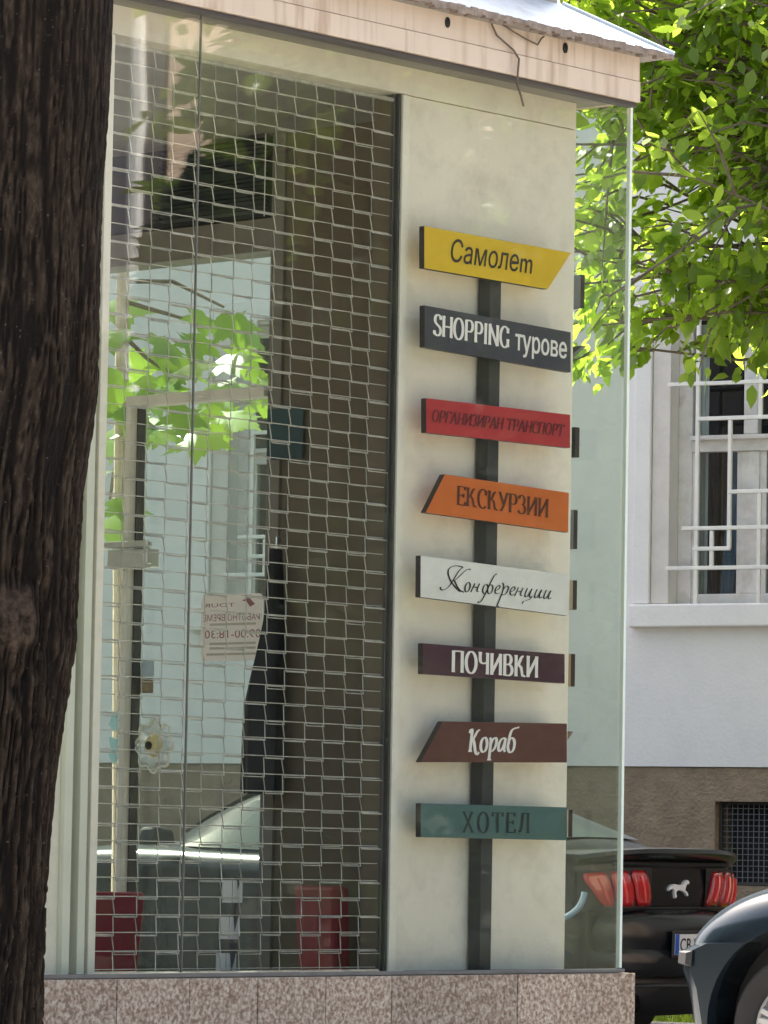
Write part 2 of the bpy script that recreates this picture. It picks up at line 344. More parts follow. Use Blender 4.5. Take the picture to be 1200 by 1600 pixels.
def wall_cells(u0, u1, z0, z1, holes):
    """rectangles covering u0..u1, z0..z1 outside the holes"""
    us = sorted({u0, u1, *[h[0] for h in holes], *[h[1] for h in holes]}); zs = sorted({z0, z1, *[h[2] for h in holes], *[h[3] for h in holes]})
    us = [u for u in us if u0 <= u <= u1]; zs = [z for z in zs if z0 <= z <= z1]
    out = []
    for a, b in zip(us, us[1:]):
        run = None
        for c, d in zip(zs, zs[1:]):
            mu, mz = (a + b) / 2, (c + d) / 2
            solid = not any(h[0] < mu < h[1] and h[2] < mz < h[3] for h in holes)
            if solid: run = (run[0], d) if run else (c, d)
            elif run: out.append((a, b, *run)); run = None
        if run: out.append((a, b, *run))
    return out

# ------------------------------------------------------------------ lettering
def bez(p0, p1, p2, p3, n=8):
    return [tuple((1 - t) ** 3 * a + 3 * (1 - t) ** 2 * t * b + 3 * (1 - t) * t * t * c + t ** 3 * d for a, b, c, d in zip(p0, p1, p2, p3)) for t in [i / n for i in range(n + 1)]]
def arc(cx, cy, rx, ry, a0, a1, n=14):
    return [(cx + rx * math.cos(rad(a0 + (a1 - a0) * i / n)), cy + ry * math.sin(rad(a0 + (a1 - a0) * i / n))) for i in range(n + 1)]
def st(x, a=0.0, b=1.0): return ('s', [(x, a), (x, b)])        # stem with serifs at both ends
def ln(*p): return ('l', list(p))
SERIF = {
 'H': (.74, [st(.12), st(.62), ln((.12, .5), (.62, .5))]), 'O': (.76, [('l', arc(.38, .5, .29, .5, 0, 360, 28))]),
 'P': (.64, [st(.13), ln((.13, .985), (.33, .985), *arc(.35, .72, .2, .265, 80, -90), (.13, .455))]), 'I': (.32, [st(.16)]),
 'N': (.76, [st(.12), st(.64), ('d', [(.10, 1), (.64, 0)])]), 'S': (.56, [('l', bez((.48, .80), (.46, 1.08), (.08, 1.05), (.10, .74)) + bez((.10, .74), (.12, .48), (.48, .52), (.49, .26)) + bez((.49, .26), (.49, -.06), (.09, -.06), (.07, .22))), ln((.48, .78), (.48, .96)), ln((.07, .24), (.07, .05))]),
 'G': (.74, [('l', arc(.38, .5, .29, .5, 50, 360, 22)[:20]), st(.60, .04, .42), ln((.58, .70), (.58, .95))]),
 'Г': (.58, [st(.13), ln((.13, .98), (.54, .98)), ln((.54, 1), (.54, .80))]),
 'А': (.72, [ln((.05, 0), (.35, 1)), ('d', [(.34, 1), (.64, 0)]), ln((.14, .33), (.54, .33)), ln((-.02, .01), (.15, .01)), ln((.52, .01), (.74, .01))]),
 'И': (.76, [st(.13), st(.63), ln((.13, .08), (.63, .92))]),
 'З': (.58, [('l', arc(.26, .74, .19, .25, 160, -90)), ('l', arc(.26, .26, .24, .255, 90, -160)), ln((.08, .80), (.08, .96))]),
 'Т': (.68, [st(.34), ln((.04, .98), (.64, .98)), ln((.04, 1), (.04, .80)), ln((.64, 1), (.64, .80))]),
 'П': (.76, [st(.13), st(.63), ln((.13, .98), (.63, .98))]),
 'Е': (.62, [st(.13), ln((.13, .98), (.54, .98)), ln((.13, .52), (.44, .52)), ln((.13, .02), (.56, .02)), ln((.54, 1), (.54, .82)), ln((.44, .62), (.44, .42)), ln((.57, 0), (.57, .20))]),
 'К': (.72, [st(.13), ('l', bez((.13, .50), (.38, .50), (.36, .98), (.58, .96))), ('d', [(.28, .56), (.44, .42), (.52, .06), (.70, .01)])]),
 'У': (.68, [('d', [(.10, 1), (.38, .36)]), ln((.60, 1), (.36, .28), (.24, .03), (.10, .06)), ln((0, .99), (.2, .99)), ln((.5, .99), (.7, .99))]),
 'Ч': (.70, [st(.57), ('l', [(.15, 1), (.15, .70)] + bez((.15, .70), (.16, .46), (.36, .46), (.57, .56))), ln((.05, .99), (.25, .99))]),
 'В': (.66, [st(.13), ln((.13, .985), (.30, .985), *arc(.31, .76, .19, .23, 85, -90), (.13, .525)), ln((.30, .525), *arc(.33, .27, .23, .258, 85, -90), (.13, .015))]),
 'Х': (.74, [('d', [(.10, 1), (.64, 0)]), ln((.60, 1), (.12, 0)), ln((0, .99), (.22, .99)), ln((.5, .99), (.7, .99)), ln((.02, .01), (.22, .01)), ln((.52, .01), (.76, .01))]),
 'Л': (.74, [st(.60), ln((.24, .98), (.60, .98)), ('l', bez((.27, .98), (.25, .4), (.2, .02), (.06, .08))), ln((.05, .05), (.07, .14))]),
 ' ': (.34, []),
}
SERIF['О'] = SERIF['O']; SERIF['Р'] = SERIF['P']; SERIF['Н'] = SERIF['H']
SERIF['С'] = (.68, [('l', arc(.38, .5, .29, .5, 48, 312, 22)), ln((.57, .70), (.57, .96))])
# lower-case italics (x height .62)
SERIF['о'] = (.50, [('l', arc(.25, .30, .18, .32, 0, 360, 22))])
SERIF['р'] = (.54, [('d', [(.13, .60), (.13, -.36)]), ('l', bez((.13, .30), (.20, .62), (.36, .66), (.43, .58)) + bez((.43, .58), (.52, .36), (.36, -.04), (.15, .02))), ln((.02, -.36), (.26, -.36)), ln((.03, .56), (.13, .62))])
SERIF['а'] = (.54, [('l', bez((.42, .58), (.22, .70), (.06, .42), (.07, .20)) + bez((.07, .20), (.10, -.12), (.32, .02), (.42, .46))), ('d', [(.43, .62), (.40, .12), (.44, .02), (.52, .06)])])
SERIF['б'] = (.56, [('l', arc(.26, .30, .19, .32, 0, 360, 22)), ('l', bez((.09, .34), (.10, .95), (.22, 1.02), (.36, 1.05)) + [(.62, 1.12)]), ln((.34, 1.06), (.60, 1.10))])
SERIF['К_it'] = (.66, [('d', [(.16, .02), (.16, .96)]), ln((.05, .01), (.27, .01)), ('l', bez((.04, .80), (.04, 1.02), (.14, .98), (.18, .94))), ('l', bez((.18, .50), (.36, .56), (.40, .98), (.60, .96))), ('d', bez((.22, .54), (.40, .50), (.40, -.22), (.62, -.12)) + [(.66, -.02)])])
def stroke_quads(pts, a, b, nib):
    """ribbon along pts; width follows the pen: a across upright strokes, b across level ones"""
    L, Rr = [], []
    n = len(pts)
    for i, p in enumerate(pts):
        q0 = pts[max(i - 1, 0)]; q1 = pts[min(i + 1, n - 1)]
        if pts[0] == pts[-1]:
            if i == 0: q0 = pts[-2]
            if i == n - 1: q1 = pts[1]
        dx, dy = q1[0] - q0[0], q1[1] - q0[1]; l = math.hypot(dx, dy) or 1; dx /= l; dy /= l
        c, s_ = math.cos(nib), math.sin(nib); along = dx * c + dy * s_; across = -dx * s_ + dy * c
        h = 0.5 * math.hypot(a * across, b * along)
        L.append((p[0] - dy * h, p[1] + dx * h)); Rr.append((p[0] + dy * h, p[1] - dx * h))
    return L, Rr
def write_strokes(glyphs, a=.13, b=.05, nib=0.0, shear=0.0, serif=.10):
    """glyphs: list of (advance, strokes). Returns ribbons in text units"""
    out = []; x0 = 0
    for adv, strokes in glyphs:
        for kind, pts in strokes:
            pts = [(x + x0 + shear * y, y) for x, y in pts]
            out.append(stroke_quads(pts, a if kind != 'l' or True else a, b, nib))
            if kind == 's':
                for (x, y), sg in ((pts[0], 1), (pts[1], -1)):
                    yy = y + sg * b * 0.5
                    out.append(stroke_quads([(x - serif, yy), (x + serif, yy)], a, b, nib))
        x0 += adv
    return out, x0
def lettering_mesh(ribbons, width_units, name, material, origin, ex, ez, ey, step=0.00012):
    """ribbons laid on a board; origin = lower left corner, ex = along, ez = up vectors per unit, ey = outward unit vector"""
    mb = MB(); k = 0
    for L, Rr in ribbons:
        off = ey * (0.0012 + k * step); k = (k + 1) % 9
        rows = [[origin + ex * x + ez * y + off for x, y in side] for side in (L, Rr)]
        mb.grid(rows)
    return mb.mesh(name, material)
def text_verts(body, shear=0.0):
    c = bpy.data.curves.new('tmp_text', 'FONT'); c.body = body; c.shear = shear; c.resolution_u = 3
    o = bpy.data.objects.new('tmp_text', c); COL.objects.link(o); bpy.context.view_layer.update()
    m = o.to_mesh(); vs = [(v.co.x, v.co.y) for v in m.vertices]; fs = [tuple(p.vertices) for p in m.polygons]
    o.to_mesh_clear(); bpy.data.objects.remove(o); bpy.data.curves.remove(c)
    x0 = min(v[0] for v in vs); x1 = max(v[0] for v in vs)
    return [(x - x0, y) for x, y in vs], fs, x1 - x0
def text_mesh(body, name, material, origin, ex, ez, ey, width, cap, shear=0.0, capunits=0.729, bold=0.0):
    """built-in sans lettering fitted to a width and a cap height (metres)"""
    vs, fs, tw = text_verts(body, shear)
    mb = MB(); sx, sz = width / tw, cap / capunits
    offs = [(0, 0)] if not bold else [(0, 0), (bold, 0), (bold / 2, bold / 2)]
    for i, (dx, dz) in enumerate(offs):
        mb.add([origin + ex * (x * sx + dx) + ez * (y * sz + dz) + ey * (0.0014 + 0.00015 * i) for x, y in vs], fs)
    return mb.mesh(name, material)

# ================================================================== THE SETTING
# street direction (seen far wall and the parked cars follow it)
SD = Vector((-math.sin(rad(63)), math.cos(rad(63)), 0)); SN = Vector((-math.cos(rad(63)), -math.sin(rad(63)), 0))   # SN points from the wall to the street
WALL0 = at_depth(1090, 1347, 29.0); WALL0.z = 0
def onwall(px, py, back=0.0):
    p = at_plane(px, py, WALL0 - SN * back, SN); return (p - WALL0).dot(SD) * -1, p.z      # u grows to the right
def sheet(name, m, pts, kind='structure'):
    o = MB().add(pts, [tuple(range(len(pts)))]).build(name, m); return tag(o, kind=kind)
def wp(a, b, z): p = WALL0 - SD * a + SN * b; return (p.x, p.y, z)
sheet('ground', 'pavement', [(-600, -300, 0), (600, -300, 0), (600, 900, 0), (-600, 900, 0)])
HC = Vector((-math.sin(rad(58)), math.cos(rad(58)), 0))
rise = lambda u: max(0.0, (-u - 1.5)) * 0.022       # the street climbs gently to the left
# road between the two kerbs
rd = MB(); us = [-60, -40, -20, -12, -8, -5, -3, -1.5, 3, 8, 20, 40, 60]
rd.grid([[Vector(wp(u, 1.6, 0.006 + rise(u))) for u in us], [Vector(wp(u, 7.4, 0.006 + rise(u))) for u in us]])
tag(rd.build('road', 'asphalt'), kind='structure')
for nm, b0, b1 in (('kerb', 1.42, 1.6), ('kerb', 7.4, 7.58)):
    kr = bpy.data.objects.new(nm, None); COL.objects.link(kr); tag(kr, kind='structure')
    km = None
    for i in range(-9, 9):
        u = i * 1.0; mb = MB(); z = rise(u + 0.5)
        vs_ = [Vector(wp(u + 0.005, b0, -0.05 + z)), Vector(wp(u + 0.995, b0, -0.05 + z)), Vector(wp(u + 0.995, b1, -0.05 + z)), Vector(wp(u + 0.005, b1, -0.05 + z))]
        mb.add(vs_ + [v + Vector((0, 0, 0.18)) for v in vs_], [(0, 1, 2, 3), (4, 5, 6, 7), (0, 1, 5, 4), (1, 2, 6, 5), (2, 3, 7, 6), (3, 0, 4, 7)])
        mb.build('kerb_stone', 'kerb_stone', kr, bevel=0.015)
sheet('planting_strip', 'earth', [wp(-9, 0.05, 0.012), wp(9, 0.05, 0.012), wp(9, 1.42, 0.012), wp(-9, 1.42, 0.012)])
gb = MB()
for i in range(7000):
    u = random.uniform(-2.5, 3.5); b = random.uniform(0.1, 1.38); h = random.uniform(0.06, 0.2); a = random.uniform(0, 6.28)
    p = Vector(wp(u, b, 0.012 + rise(u))); dx = Vector((math.cos(a), math.sin(a), 0)) * 0.012; ln_ = Vector((random.uniform(-.08, .08), random.uniform(-.08, .08), h))
    gb.add([p - dx, p + dx, p + ln_ + dx * 0.3], [(0, 1, 2)])
tag(gb.build('grass', 'leaf'), 'bright green grass along the foot of the far wall', 'grass', kind='stuff')

# ------------------------------------------------------------------ far house
house = empty('apartment_house', 'white plastered house with brown roughcast base and barred windows', 'house', WALL0, 0)
hm = Matrix(((-SD.x, -SN.x, 0, 0), (-SD.y, -SN.y, 0, 0), (0, 0, 1, 0), (0, 0, 0, 1)))     # x right along the wall, y into the house
house.matrix_world = Matrix.Translation(WALL0) @ hm
ZB = onwall(1090, 1198)[1]
u_l = onwall(1047, 800)[0]; z_sill = onwall(1100, 943)[1]; z_tr = onwall(1120, 690)[1]
WW, WH = 1.02, 1.95
w2 = onwall(357, 800)[0]
wins = [(u_l, u_l + WW, z_sill, z_sill + WH), (w2, w2 + WW, z_sill, z_sill + WH), (w2 - 2.9, w2 - 2.9 + WW, z_sill, z_sill + WH), (u_l + 2.9, u_l + 2.9 + WW, z_sill, z_sill + WH)]
ups = [(a, b, c + 3.1, d + 3.1) for a, b, c, d in wins]
bu, bz1 = onwall(1116, 1252); bz0 = onwall(1150, 1383)[1]
base_h = [(bu, bu + 0.95, bz0, bz1)]
wb = MB()
for a, b, c, d in wall_cells(-11, 10, ZB, 9.0, wins + ups): wb.box(a, b, 0, 0.32, c, d)
wb.build('wall', 'plaster', house)
wb = MB()
for a, b, c, d in wall_cells(-11, 10, -0.1, ZB, base_h): wb.box(a, b, 0.012, 0.34, c, d - 0.004)
wb.build('base', 'roughcast', house)
box('eave', 'plaster_beige', house, -11.3, 10.3, -0.45, 0.5, 9.0, 9.2)
MB().prism_yz([(-0.5, 9.2), (5.5, 11.6), (11, 9.2)], -11.4, 10.4).build('roof', 'roof_edge', house)
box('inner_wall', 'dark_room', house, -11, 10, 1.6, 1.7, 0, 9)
def window(a, c, full):
    root = bpy.data.objects.new('window', None); COL.objects.link(root); root.parent = house; root.location = (a, 0, c)
    fr = MB()        # plaster surround: side strips and sill
    su = MB().box(-0.245, -0.13, -0.035, 0.02, -0.0, WH + 0.16).box(WW + 0.13, WW + 0.245, -0.035, 0.02, 0, WH + 0.16).box(-0.13, WW + 0.13, -0.035, 0.02, WH + 0.02, WH + 0.16)
    su.build('surround', 'plaster', root, bevel=0.008)
    MB().box(-0.127, -0.001, -0.012, 0.1, 0, WH + 0.02).box(WW + 0.001, WW + 0.127, -0.012, 0.1, 0, WH + 0.02).build('reveal', 'plaster_beige', root, bevel=0.006)
    MB().box(-0.26, WW + 0.26, -0.07, 0.14, -0.155, -0.004).build('sill', 'plaster', root, bevel=0.012)
    d0, d1 = 0.12, 0.19
    ft = 0.10; tz = z_tr - z_sill
    fr.box(0, ft, d0, d1, 0, WH).box(WW - ft, WW, d0, d1, 0, WH).box(ft, WW - ft, d0, d1, 0, 0.07).box(ft, WW - ft, d0, d1, WH - 0.08, WH)
    fr.box(ft, WW - ft, d0 - 0.01, d1, tz - 0.055, tz + 0.055).box(ft, WW - ft, d0 - 0.045, d0 - 0.011, tz + 0.02, tz + 0.05)
    fr.box(WW / 2 - 0.065, WW / 2 + 0.065, d0, d1, 0.07, tz - 0.056).box(WW / 2 - 0.05, WW / 2 + 0.05, d0, d1, tz + 0.056, WH - 0.08)
    fr.build('frame', 'old_paint', root, bevel=0.006)
    for x0, x1 in ((ft, WW / 2 - 0.065), (WW / 2 + 0.065, WW - ft)):
        MB().box(x0, x0 + 0.045, d0 + 0.012, d1 - 0.01, 0.07, tz - 0.056).box(x1 - 0.03, x1, d0 + 0.012, d1 - 0.01, 0.07, tz - 0.056).build('sash', 'old_paint', root)
        box('pane', 'window_glass', root, x0, x1, d0 + 0.03, d0 + 0.034, 0.07, tz - 0.056)
        box('pane', 'window_glass', root, x0 + 0.005, x1 - 0.005, d0 + 0.03, d0 + 0.034, tz + 0.056, WH - 0.08)
    if full:
        cb = MB(); rows = [[], []]
        for i in range(25):
            x = 0.12 + i * 0.012; y = 0.36 + 0.02 * math.sin(i * 1.9); rows[0].append(Vector((x, y, 0))); rows[1].append(Vector((x, y, tz)))
        cb.grid(rows).build('curtain', 'curtain_brown', root)
        cb = MB(); rows = [[], []]
        for i in range(9):
            x = 0.27 + i * 0.012; y = 0.32 + 0.012 * math.sin(i * 2.1); rows[0].append(Vector((x - 0.05, y, 0))); rows[1].append(Vector((x + 0.02, y, tz)))
        cb.grid(rows).build('curtain', 'curtain_blue', root)
        for xa, xb in ((.10, .165), (.585, .68)):
            rows = [[], []]
            for i in range(8):
                x = xa + (xb - xa) * i / 7; y = 0.24 + 0.008 * math.sin(i * 2.2); rows[0].append(Vector((x, y, 0.02))); rows[1].append(Vector((x, y, WH - .1)))
            MB().grid(rows).build('net_curtain', 'paper', root)
    # white bars in front of the window
    k = lambda px: onwall(px, 800)[0] - u_l
    zz = lambda py: onwall(1120, py)[1] - z_sill
    r = 0.013; yb = -0.045
    def vbar(px, y0, y1): box('bar', 'bar_paint', root, k(px) - r, k(px) + r, yb - r, yb + r, zz(y1), zz(y0), bevel=0.004)
    def hbar(x0, x1, py): box('bar', 'bar_paint', root, k(x0), k(x1), yb - r - 0.003, yb + r - 0.003, zz(py) - r, zz(py) + r, bevel=0.004)
    vbar(1093, 470, 944); vbar(1144, 655, 858); hbar(1093, 1270, 655); hbar(1143, 1285, 770); hbar(1070, 1285, 826); hbar(1046, 1290, 888); hbar(1088, 1146, 858)
    vbar(1117, 830, 886); vbar(1191, 770, 944); vbar(1240, 655, 944); hbar(1046, 1290, 600); vbar(1191, 500, 655)
    return root
for i, (a, b, c, d) in enumerate(wins): window(a, c, i == 0)
for a, b, c, d in ups[:2]: window(a, c, False)
# basement window with wire mesh
bw = bpy.data.objects.new('basement_window', None); COL.objects.link(bw); bw.parent = house; bw.location = (bu, 0, bz0)
BH = bz1 - bz0
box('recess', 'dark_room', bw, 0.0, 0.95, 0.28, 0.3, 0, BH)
ms = MB()
for i in range(26): ms.box(0.01 + i * 0.037, 0.0145 + i * 0.037, 0.10, 0.104, 0, BH)
for i in range(int(BH / 0.037)): ms.box(0, 0.95, 0.1045, 0.1085, 0.01 + i * 0.037, 0.0145 + i * 0.037)
ms.build('wire_mesh', 'mesh_wire', bw)
MB().box(0.0, 0.02, 0.085, 0.12, 0, BH).box(0.93, 0.95, 0.085, 0.12, 0, BH).box(0.02, 0.93, 0.085, 0.12, 0, 0.02).box(0.02, 0.93, 0.085, 0.12, BH - 0.02, BH).build('frame', 'dark_metal', bw)

# ================================================================== THE CORNER SHOP
shop = kiosk_empty('corner_shop', 'glazed corner shop with cream panels and a mottled granite plinth', 'shop', 0, 0, 0)
YW = 0.14; ZT = 3.57; XL = -3.1; FLOOR = 0.35; ZC = 3.62
gx0, gx1, gz1 = -2.248, -1.0, 3.482            # opening of the shop window
# plinth core and granite tiles
pl = bpy.data.objects.new('plinth', None); COL.objects.link(pl); pl.parent = shop
xr = onY(993, 1520, -0.02)[0]
box('core', 'joint', pl, XL, xr - 0.012, -0.008, 0.25, -0.05, ZP - 0.012)
box('core', 'joint', pl, xr - 0.262, xr - 0.012, 0.25, 3.2, -0.05, 0.62)
edges = [onY(p, 1560, -0.02)[0] for p in (993, 901, 809, 712, 612, 509, 403, 296, 183)]
while edges[-1] > XL: edges.append(edges[-1] - 0.3)
for a, b in zip(edges, edges[1:]):
    for z0, z1 in ((ZP - 0.375, ZP - 0.005), (-0.04, ZP - 0.378)):
        dz = random.uniform(-0.0015, 0.0015)
        box('granite_tile', 'granite', pl, b + 0.0016, a - 0.0016, -0.02 + dz, -0.009, z0, z1, bevel=0.0015)
for i in range(10):
    for z0, z1 in ((0.26, 0.615), (-0.04, 0.257)):
        box('granite_tile', 'granite', pl, xr - 0.011, xr, -0.018 + i * 0.32, 0.298 + i * 0.32, z0, z1, bevel=0.0015)
box('ledge', 'granite', pl, XL, xr - 0.02, -0.008, 0.25, ZP - 0.0115, ZP - 0.004)
box('sill_channel', 'sill_metal', shop, XL, 0.002, -0.010, 0.03, ZP - 0.003, ZP + 0.009, bevel=0.002)
# front wall panels behind the glass
box('wall_panel', 'cream', shop, gx1 + 0.055, -0.135, YW, YW + 0.12, ZP - 0.004, 3.482)
box('wall_panel', 'cream', shop, XL, gx0 - 0.145, YW, YW + 0.12, ZP - 0.004, 3.482)
box('lintel', 'cream', shop, XL, -0.133, YW - 0.006, YW + 0.12, 3.485, ZC)
fr = MB().box(gx1 + 0.014, gx1 + 0.034, YW - 0.012, YW + 0.1, ZP, 3.482).box(gx1 + 0.037, gx1 + 0.053, YW - 0.006, YW + 0.1, ZP, 3.482); fr.build('window_frame', 'cream_frame', shop, bevel=0.002)
box('window_frame', 'dark_metal', shop, gx1 + 0.004, gx1 + 0.013, YW - 0.004, YW + 0.010, ZP, 3.483)
box('window_frame', 'brown_wall', shop, gx1 + 0.005, gx1 + 0.0135, YW + 0.011, YW + 0.1, ZP, 3.482)
for a, b, dy, m in ((-0.032, -0.003, 0.012, 'cream_frame'), (-0.046, -0.034, -0.03, 'grey_frame'), (-0.078, -0.048, 0.014, 'pale_frame'), (-0.112, -0.080, -0.035, 'grey_frame'), (-0.144, -0.114, 0.02, 'pale_frame')):
    box('window_frame', m, shop, gx0 + a, gx0 + b, YW - dy, YW + 0.1, ZP, 3.482, bevel=0.002)
# side wall: solid, then a glazed part with the door
SX0, SX1 = -0.26, -0.135
yd = onX(421, 700, SX0)[0]
sw = MB().box(SX0, SX1, YW + 0.121, yd - 0.06, FLOOR, ZC); sw.build('side_wall', 'brown_wall', shop)
box('side_cladding', 'cream', shop, SX1 + 0.001, SX1 + 0.012, YW + 0.001, yd - 0.002, FLOOR, ZC)
box('door_jamb', 'jamb', shop, SX0 - 0.012, SX1, yd - 0.059, yd, FLOOR, ZC)
YB = 3.2
z_lb = onX(320, 402, SX0)[1]; z_lt = onX(320, 352, SX0)[1]
box('lintel', 'jamb', shop, SX0, SX1, yd + 0.001, YB, z_lb, z_lt)
box('transom_light_block', 'dark_room', shop, SX0 + 0.03, SX1, yd + 0.001, YB, z_lt + 0.012, ZC)  # opaque dark panel added behind the blind to block outside light
box('back_wall', 'cream', shop, XL, SX1, YB + 0.001, YB + 0.1, FLOOR, ZC)
box('left_wall', 'brown_wall', shop, XL, XL + 0.08, YW + 0.122, YB, FLOOR, FLOOR + 0.5)
box('glass_pane', 'glass_door', shop, XL + 0.03, XL + 0.04, YW + 0.13, YB, FLOOR + 0.502, ZC - 0.06)
for yy in (YW + 0.122, 1.2, 2.2, YB - 0.06): box('mullion', 'cream_frame', shop, XL + 0.005, XL + 0.065, yy + .002, yy + 0.06, FLOOR + 0.501, ZC - 0.005)
box('shop_floor', 'shop_floor', shop, XL, SX1, 0.251, YB, FLOOR - 0.1, FLOOR)
box('ceiling', 'ceiling_paint', shop, XL, SX1, -0.01, YB, ZC + 0.002, ZC + 0.05)
# glazing
xj = -2.018
def pane(name, m, *b): return box(name, m, shop, *b)
pane('glass_pane', 'glass', xj + 0.003, -0.012, 0.004, 0.014, ZP + 0.012, ZT)
pane('glass_pane', 'glass', XL, xj - 0.003, 0.004, 0.014, ZP + 0.012, ZT)
pane('glass_pane', 'glass_side', -0.009, -0.001, 0.017, YB, 0.62, ZT)
box('pane_edge', 'glass_edge', shop, -0.0115, 0.0, 0.002, 0.0165, ZP + 0.012, ZT)
box('pane_joint', 'sill_metal', shop, xj - 0.0020, xj + 0.0020, 0.006, 0.0125, ZP + 0.012, ZT)
pane('glass_pane', 'glass_door', SX0 + 0.06, SX0 + 0.068, yd + 0.002, YB, FLOOR + 0.01, z_lb - 0.002)
box('pane_edge', 'glass_edge', shop, SX0 + 0.055, SX0 + 0.073, yd + 0.0, yd + 0.012, FLOOR + 0.01, z_lb - 0.003)
# fascia, soffit, skirt roof
YF = -0.05
fx = onY(1001, 130, YF)[0]
z_step = 3.64; z_top = 3.715
fa = bpy.data.objects.new('fascia', None); COL.objects.link(fa); fa.parent = shop
box('lower_board', 'fascia', fa, XL, fx, YF, -0.002, ZT, z_step - 0.002, bevel=0.002)
box('upper_board', 'fascia', fa, XL, fx - 0.001, YF + 0.004, -0.004, z_step, z_top + 0.02)
box('drip_edge', 'dark_metal', fa, XL, fx - 0.004, YF + 0.012, -0.001, ZT - 0.014, ZT - 0.001)
box('side_board', 'fascia', fa, fx - 0.03, fx - 0.002, 0.0, 3.2, ZT, z_top + 0.02)
box('soffit', 'soffit', fa, XL, fx - 0.031, 0.0, 3.2, ZT + 0.001, ZT + 0.03)
for px, py in ((700, 35), (884, 75)):
    hx, hz = onY(px, py, YF)
    MB().prism_xz([(hx + 0.011 * math.cos(a), hz + 0.017 * math.sin(a)) for a in [i * math.pi / 5 for i in range(10)]], YF - 0.0005, YF + 0.02).build('drain_hole', 'black', fa)
EX, EY = onY(1052, 92, -0.12)[0], -0.12
ez = z_top + 0.012
def roof_pt(inset, z): return (EX - inset, EY + inset, z)
RI, RZ = 0.26, 0.155
rf = bpy.data.objects.new('roof', None); COL.objects.link(rf); rf.parent = shop
MB().add([(XL, EY, ez), roof_pt(0, ez), roof_pt(RI, ez + RZ), (XL, EY + RI, ez + RZ), (XL, EY, ez + 0.006), roof_pt(0, ez + 0.006), roof_pt(RI, ez + RZ + 0.006), (XL, EY + RI, ez + RZ + 0.006)],
         [(0, 1, 2, 3), (4, 5, 6, 7), (0, 1, 5, 4), (2, 3, 7, 6), (3, 0, 4, 7)]).build('front_sheet', 'roof_sheet', rf)
MB().add([roof_pt(0, ez), (EX, 3.4, ez), (EX - RI, 3.4, ez + RZ), roof_pt(RI, ez + RZ), roof_pt(0, ez + 0.007), (EX, 3.4, ez + 0.007), (EX - RI, 3.4, ez + RZ + 0.007), roof_pt(RI, ez + RZ + 0.007)],
         [(0, 1, 2, 3), (4, 5, 6, 7), (0, 1, 5, 4), (1, 2, 6, 5), (2, 3, 7, 6)]).build('side_sheet', 'roof_sheet', rf)
MB().tube([roof_pt(-0.002, ez + 0.006), roof_pt(RI, ez + RZ + 0.008)], 0.009, 6).build('hip_cap', 'roof_sheet', rf)
# ragged debris along the eave
eb = MB(); x = XL
while x < EX - 0.01:
    l = random.uniform(0.01, 0.04); h = random.uniform(0.008, 0.022)
    eb.box(x, min(x + l, EX), EY - 0.004, EY + random.uniform(0.01, 0.03), ez - h, ez + random.uniform(0.002, 0.009)); x += l
o_ = eb.build('eave_crust', 'roof_edge', rf); o_['kind'] = 'stuff'
box('eave_board', 'soffit', rf, XL, EX - 0.004, EY + 0.012, -0.002, ez - 0.008, ez - 0.001)
box('eave_board', 'soffit', rf, fx, EX - 0.004, -0.001, 3.4, ez - 0.008, ez - 0.001)
box('parapet', 'concrete', shop, XL, EX - RI - 0.01, EY + RI + 0.01, 3.3, ez + RZ - 0.03, ez + RZ + 0.2)
MB().box(XL, EX - RI - 0.2, EY + RI + 0.2, 3.0, ez + RZ + 0.2, ez + RZ + 0.55).build('upper_block', 'concrete', shop)

# door in the side wall
dr = bpy.data.objects.new('door', None); COL.objects.link(dr); dr.parent = shop
zh = onX(310, 620, SX0)[1]; ys = onX(201, 900, SX0)[0]
box('top_rail', 'cream_frame', dr, SX0 - 0.02, SX0 + 0.05, yd + 0.013, ys + 0.012, zh - 0.018, zh + 0.018, bevel=0.003)
box('stile', 'cream_frame', dr, SX0 - 0.02, SX0 + 0.05, ys - 0.013, ys + 0.012, FLOOR + 0.02, zh - 0.019, bevel=0.003)
box('gasket', 'dark_metal', dr, SX0 + 0.012, SX0 + 0.05, ys - 0.019, ys - 0.0135, FLOOR + 0.02, zh - 0.019)
la = bpy.data.objects.new('latch', None); COL.objects.link(la); la.parent = dr
y0_, z0_ = onX(236, 886, SX0 - 0.06); y1_, z1_ = onX(168, 846, SX0 - 0.06)
box('lock_case', 'steel', la, SX0 - 0.06, SX0 - 0.021, y0_ + 0.0, y1_, z0_, z1_ - 0.03, bevel=0.004)
box('lever', 'steel', la, SX0 - 0.085, SX0 - 0.0605, y0_ - 0.005, y1_ + 0.01, z1_ - 0.028, z1_ - 0.004, bevel=0.005)
box('lever', 'steel', la, SX0 - 0.085, SX0 - 0.0605, y0_ - 0.006, y0_ + 0.012, z0_ + 0.01, z1_ - 0.029, bevel=0.004)

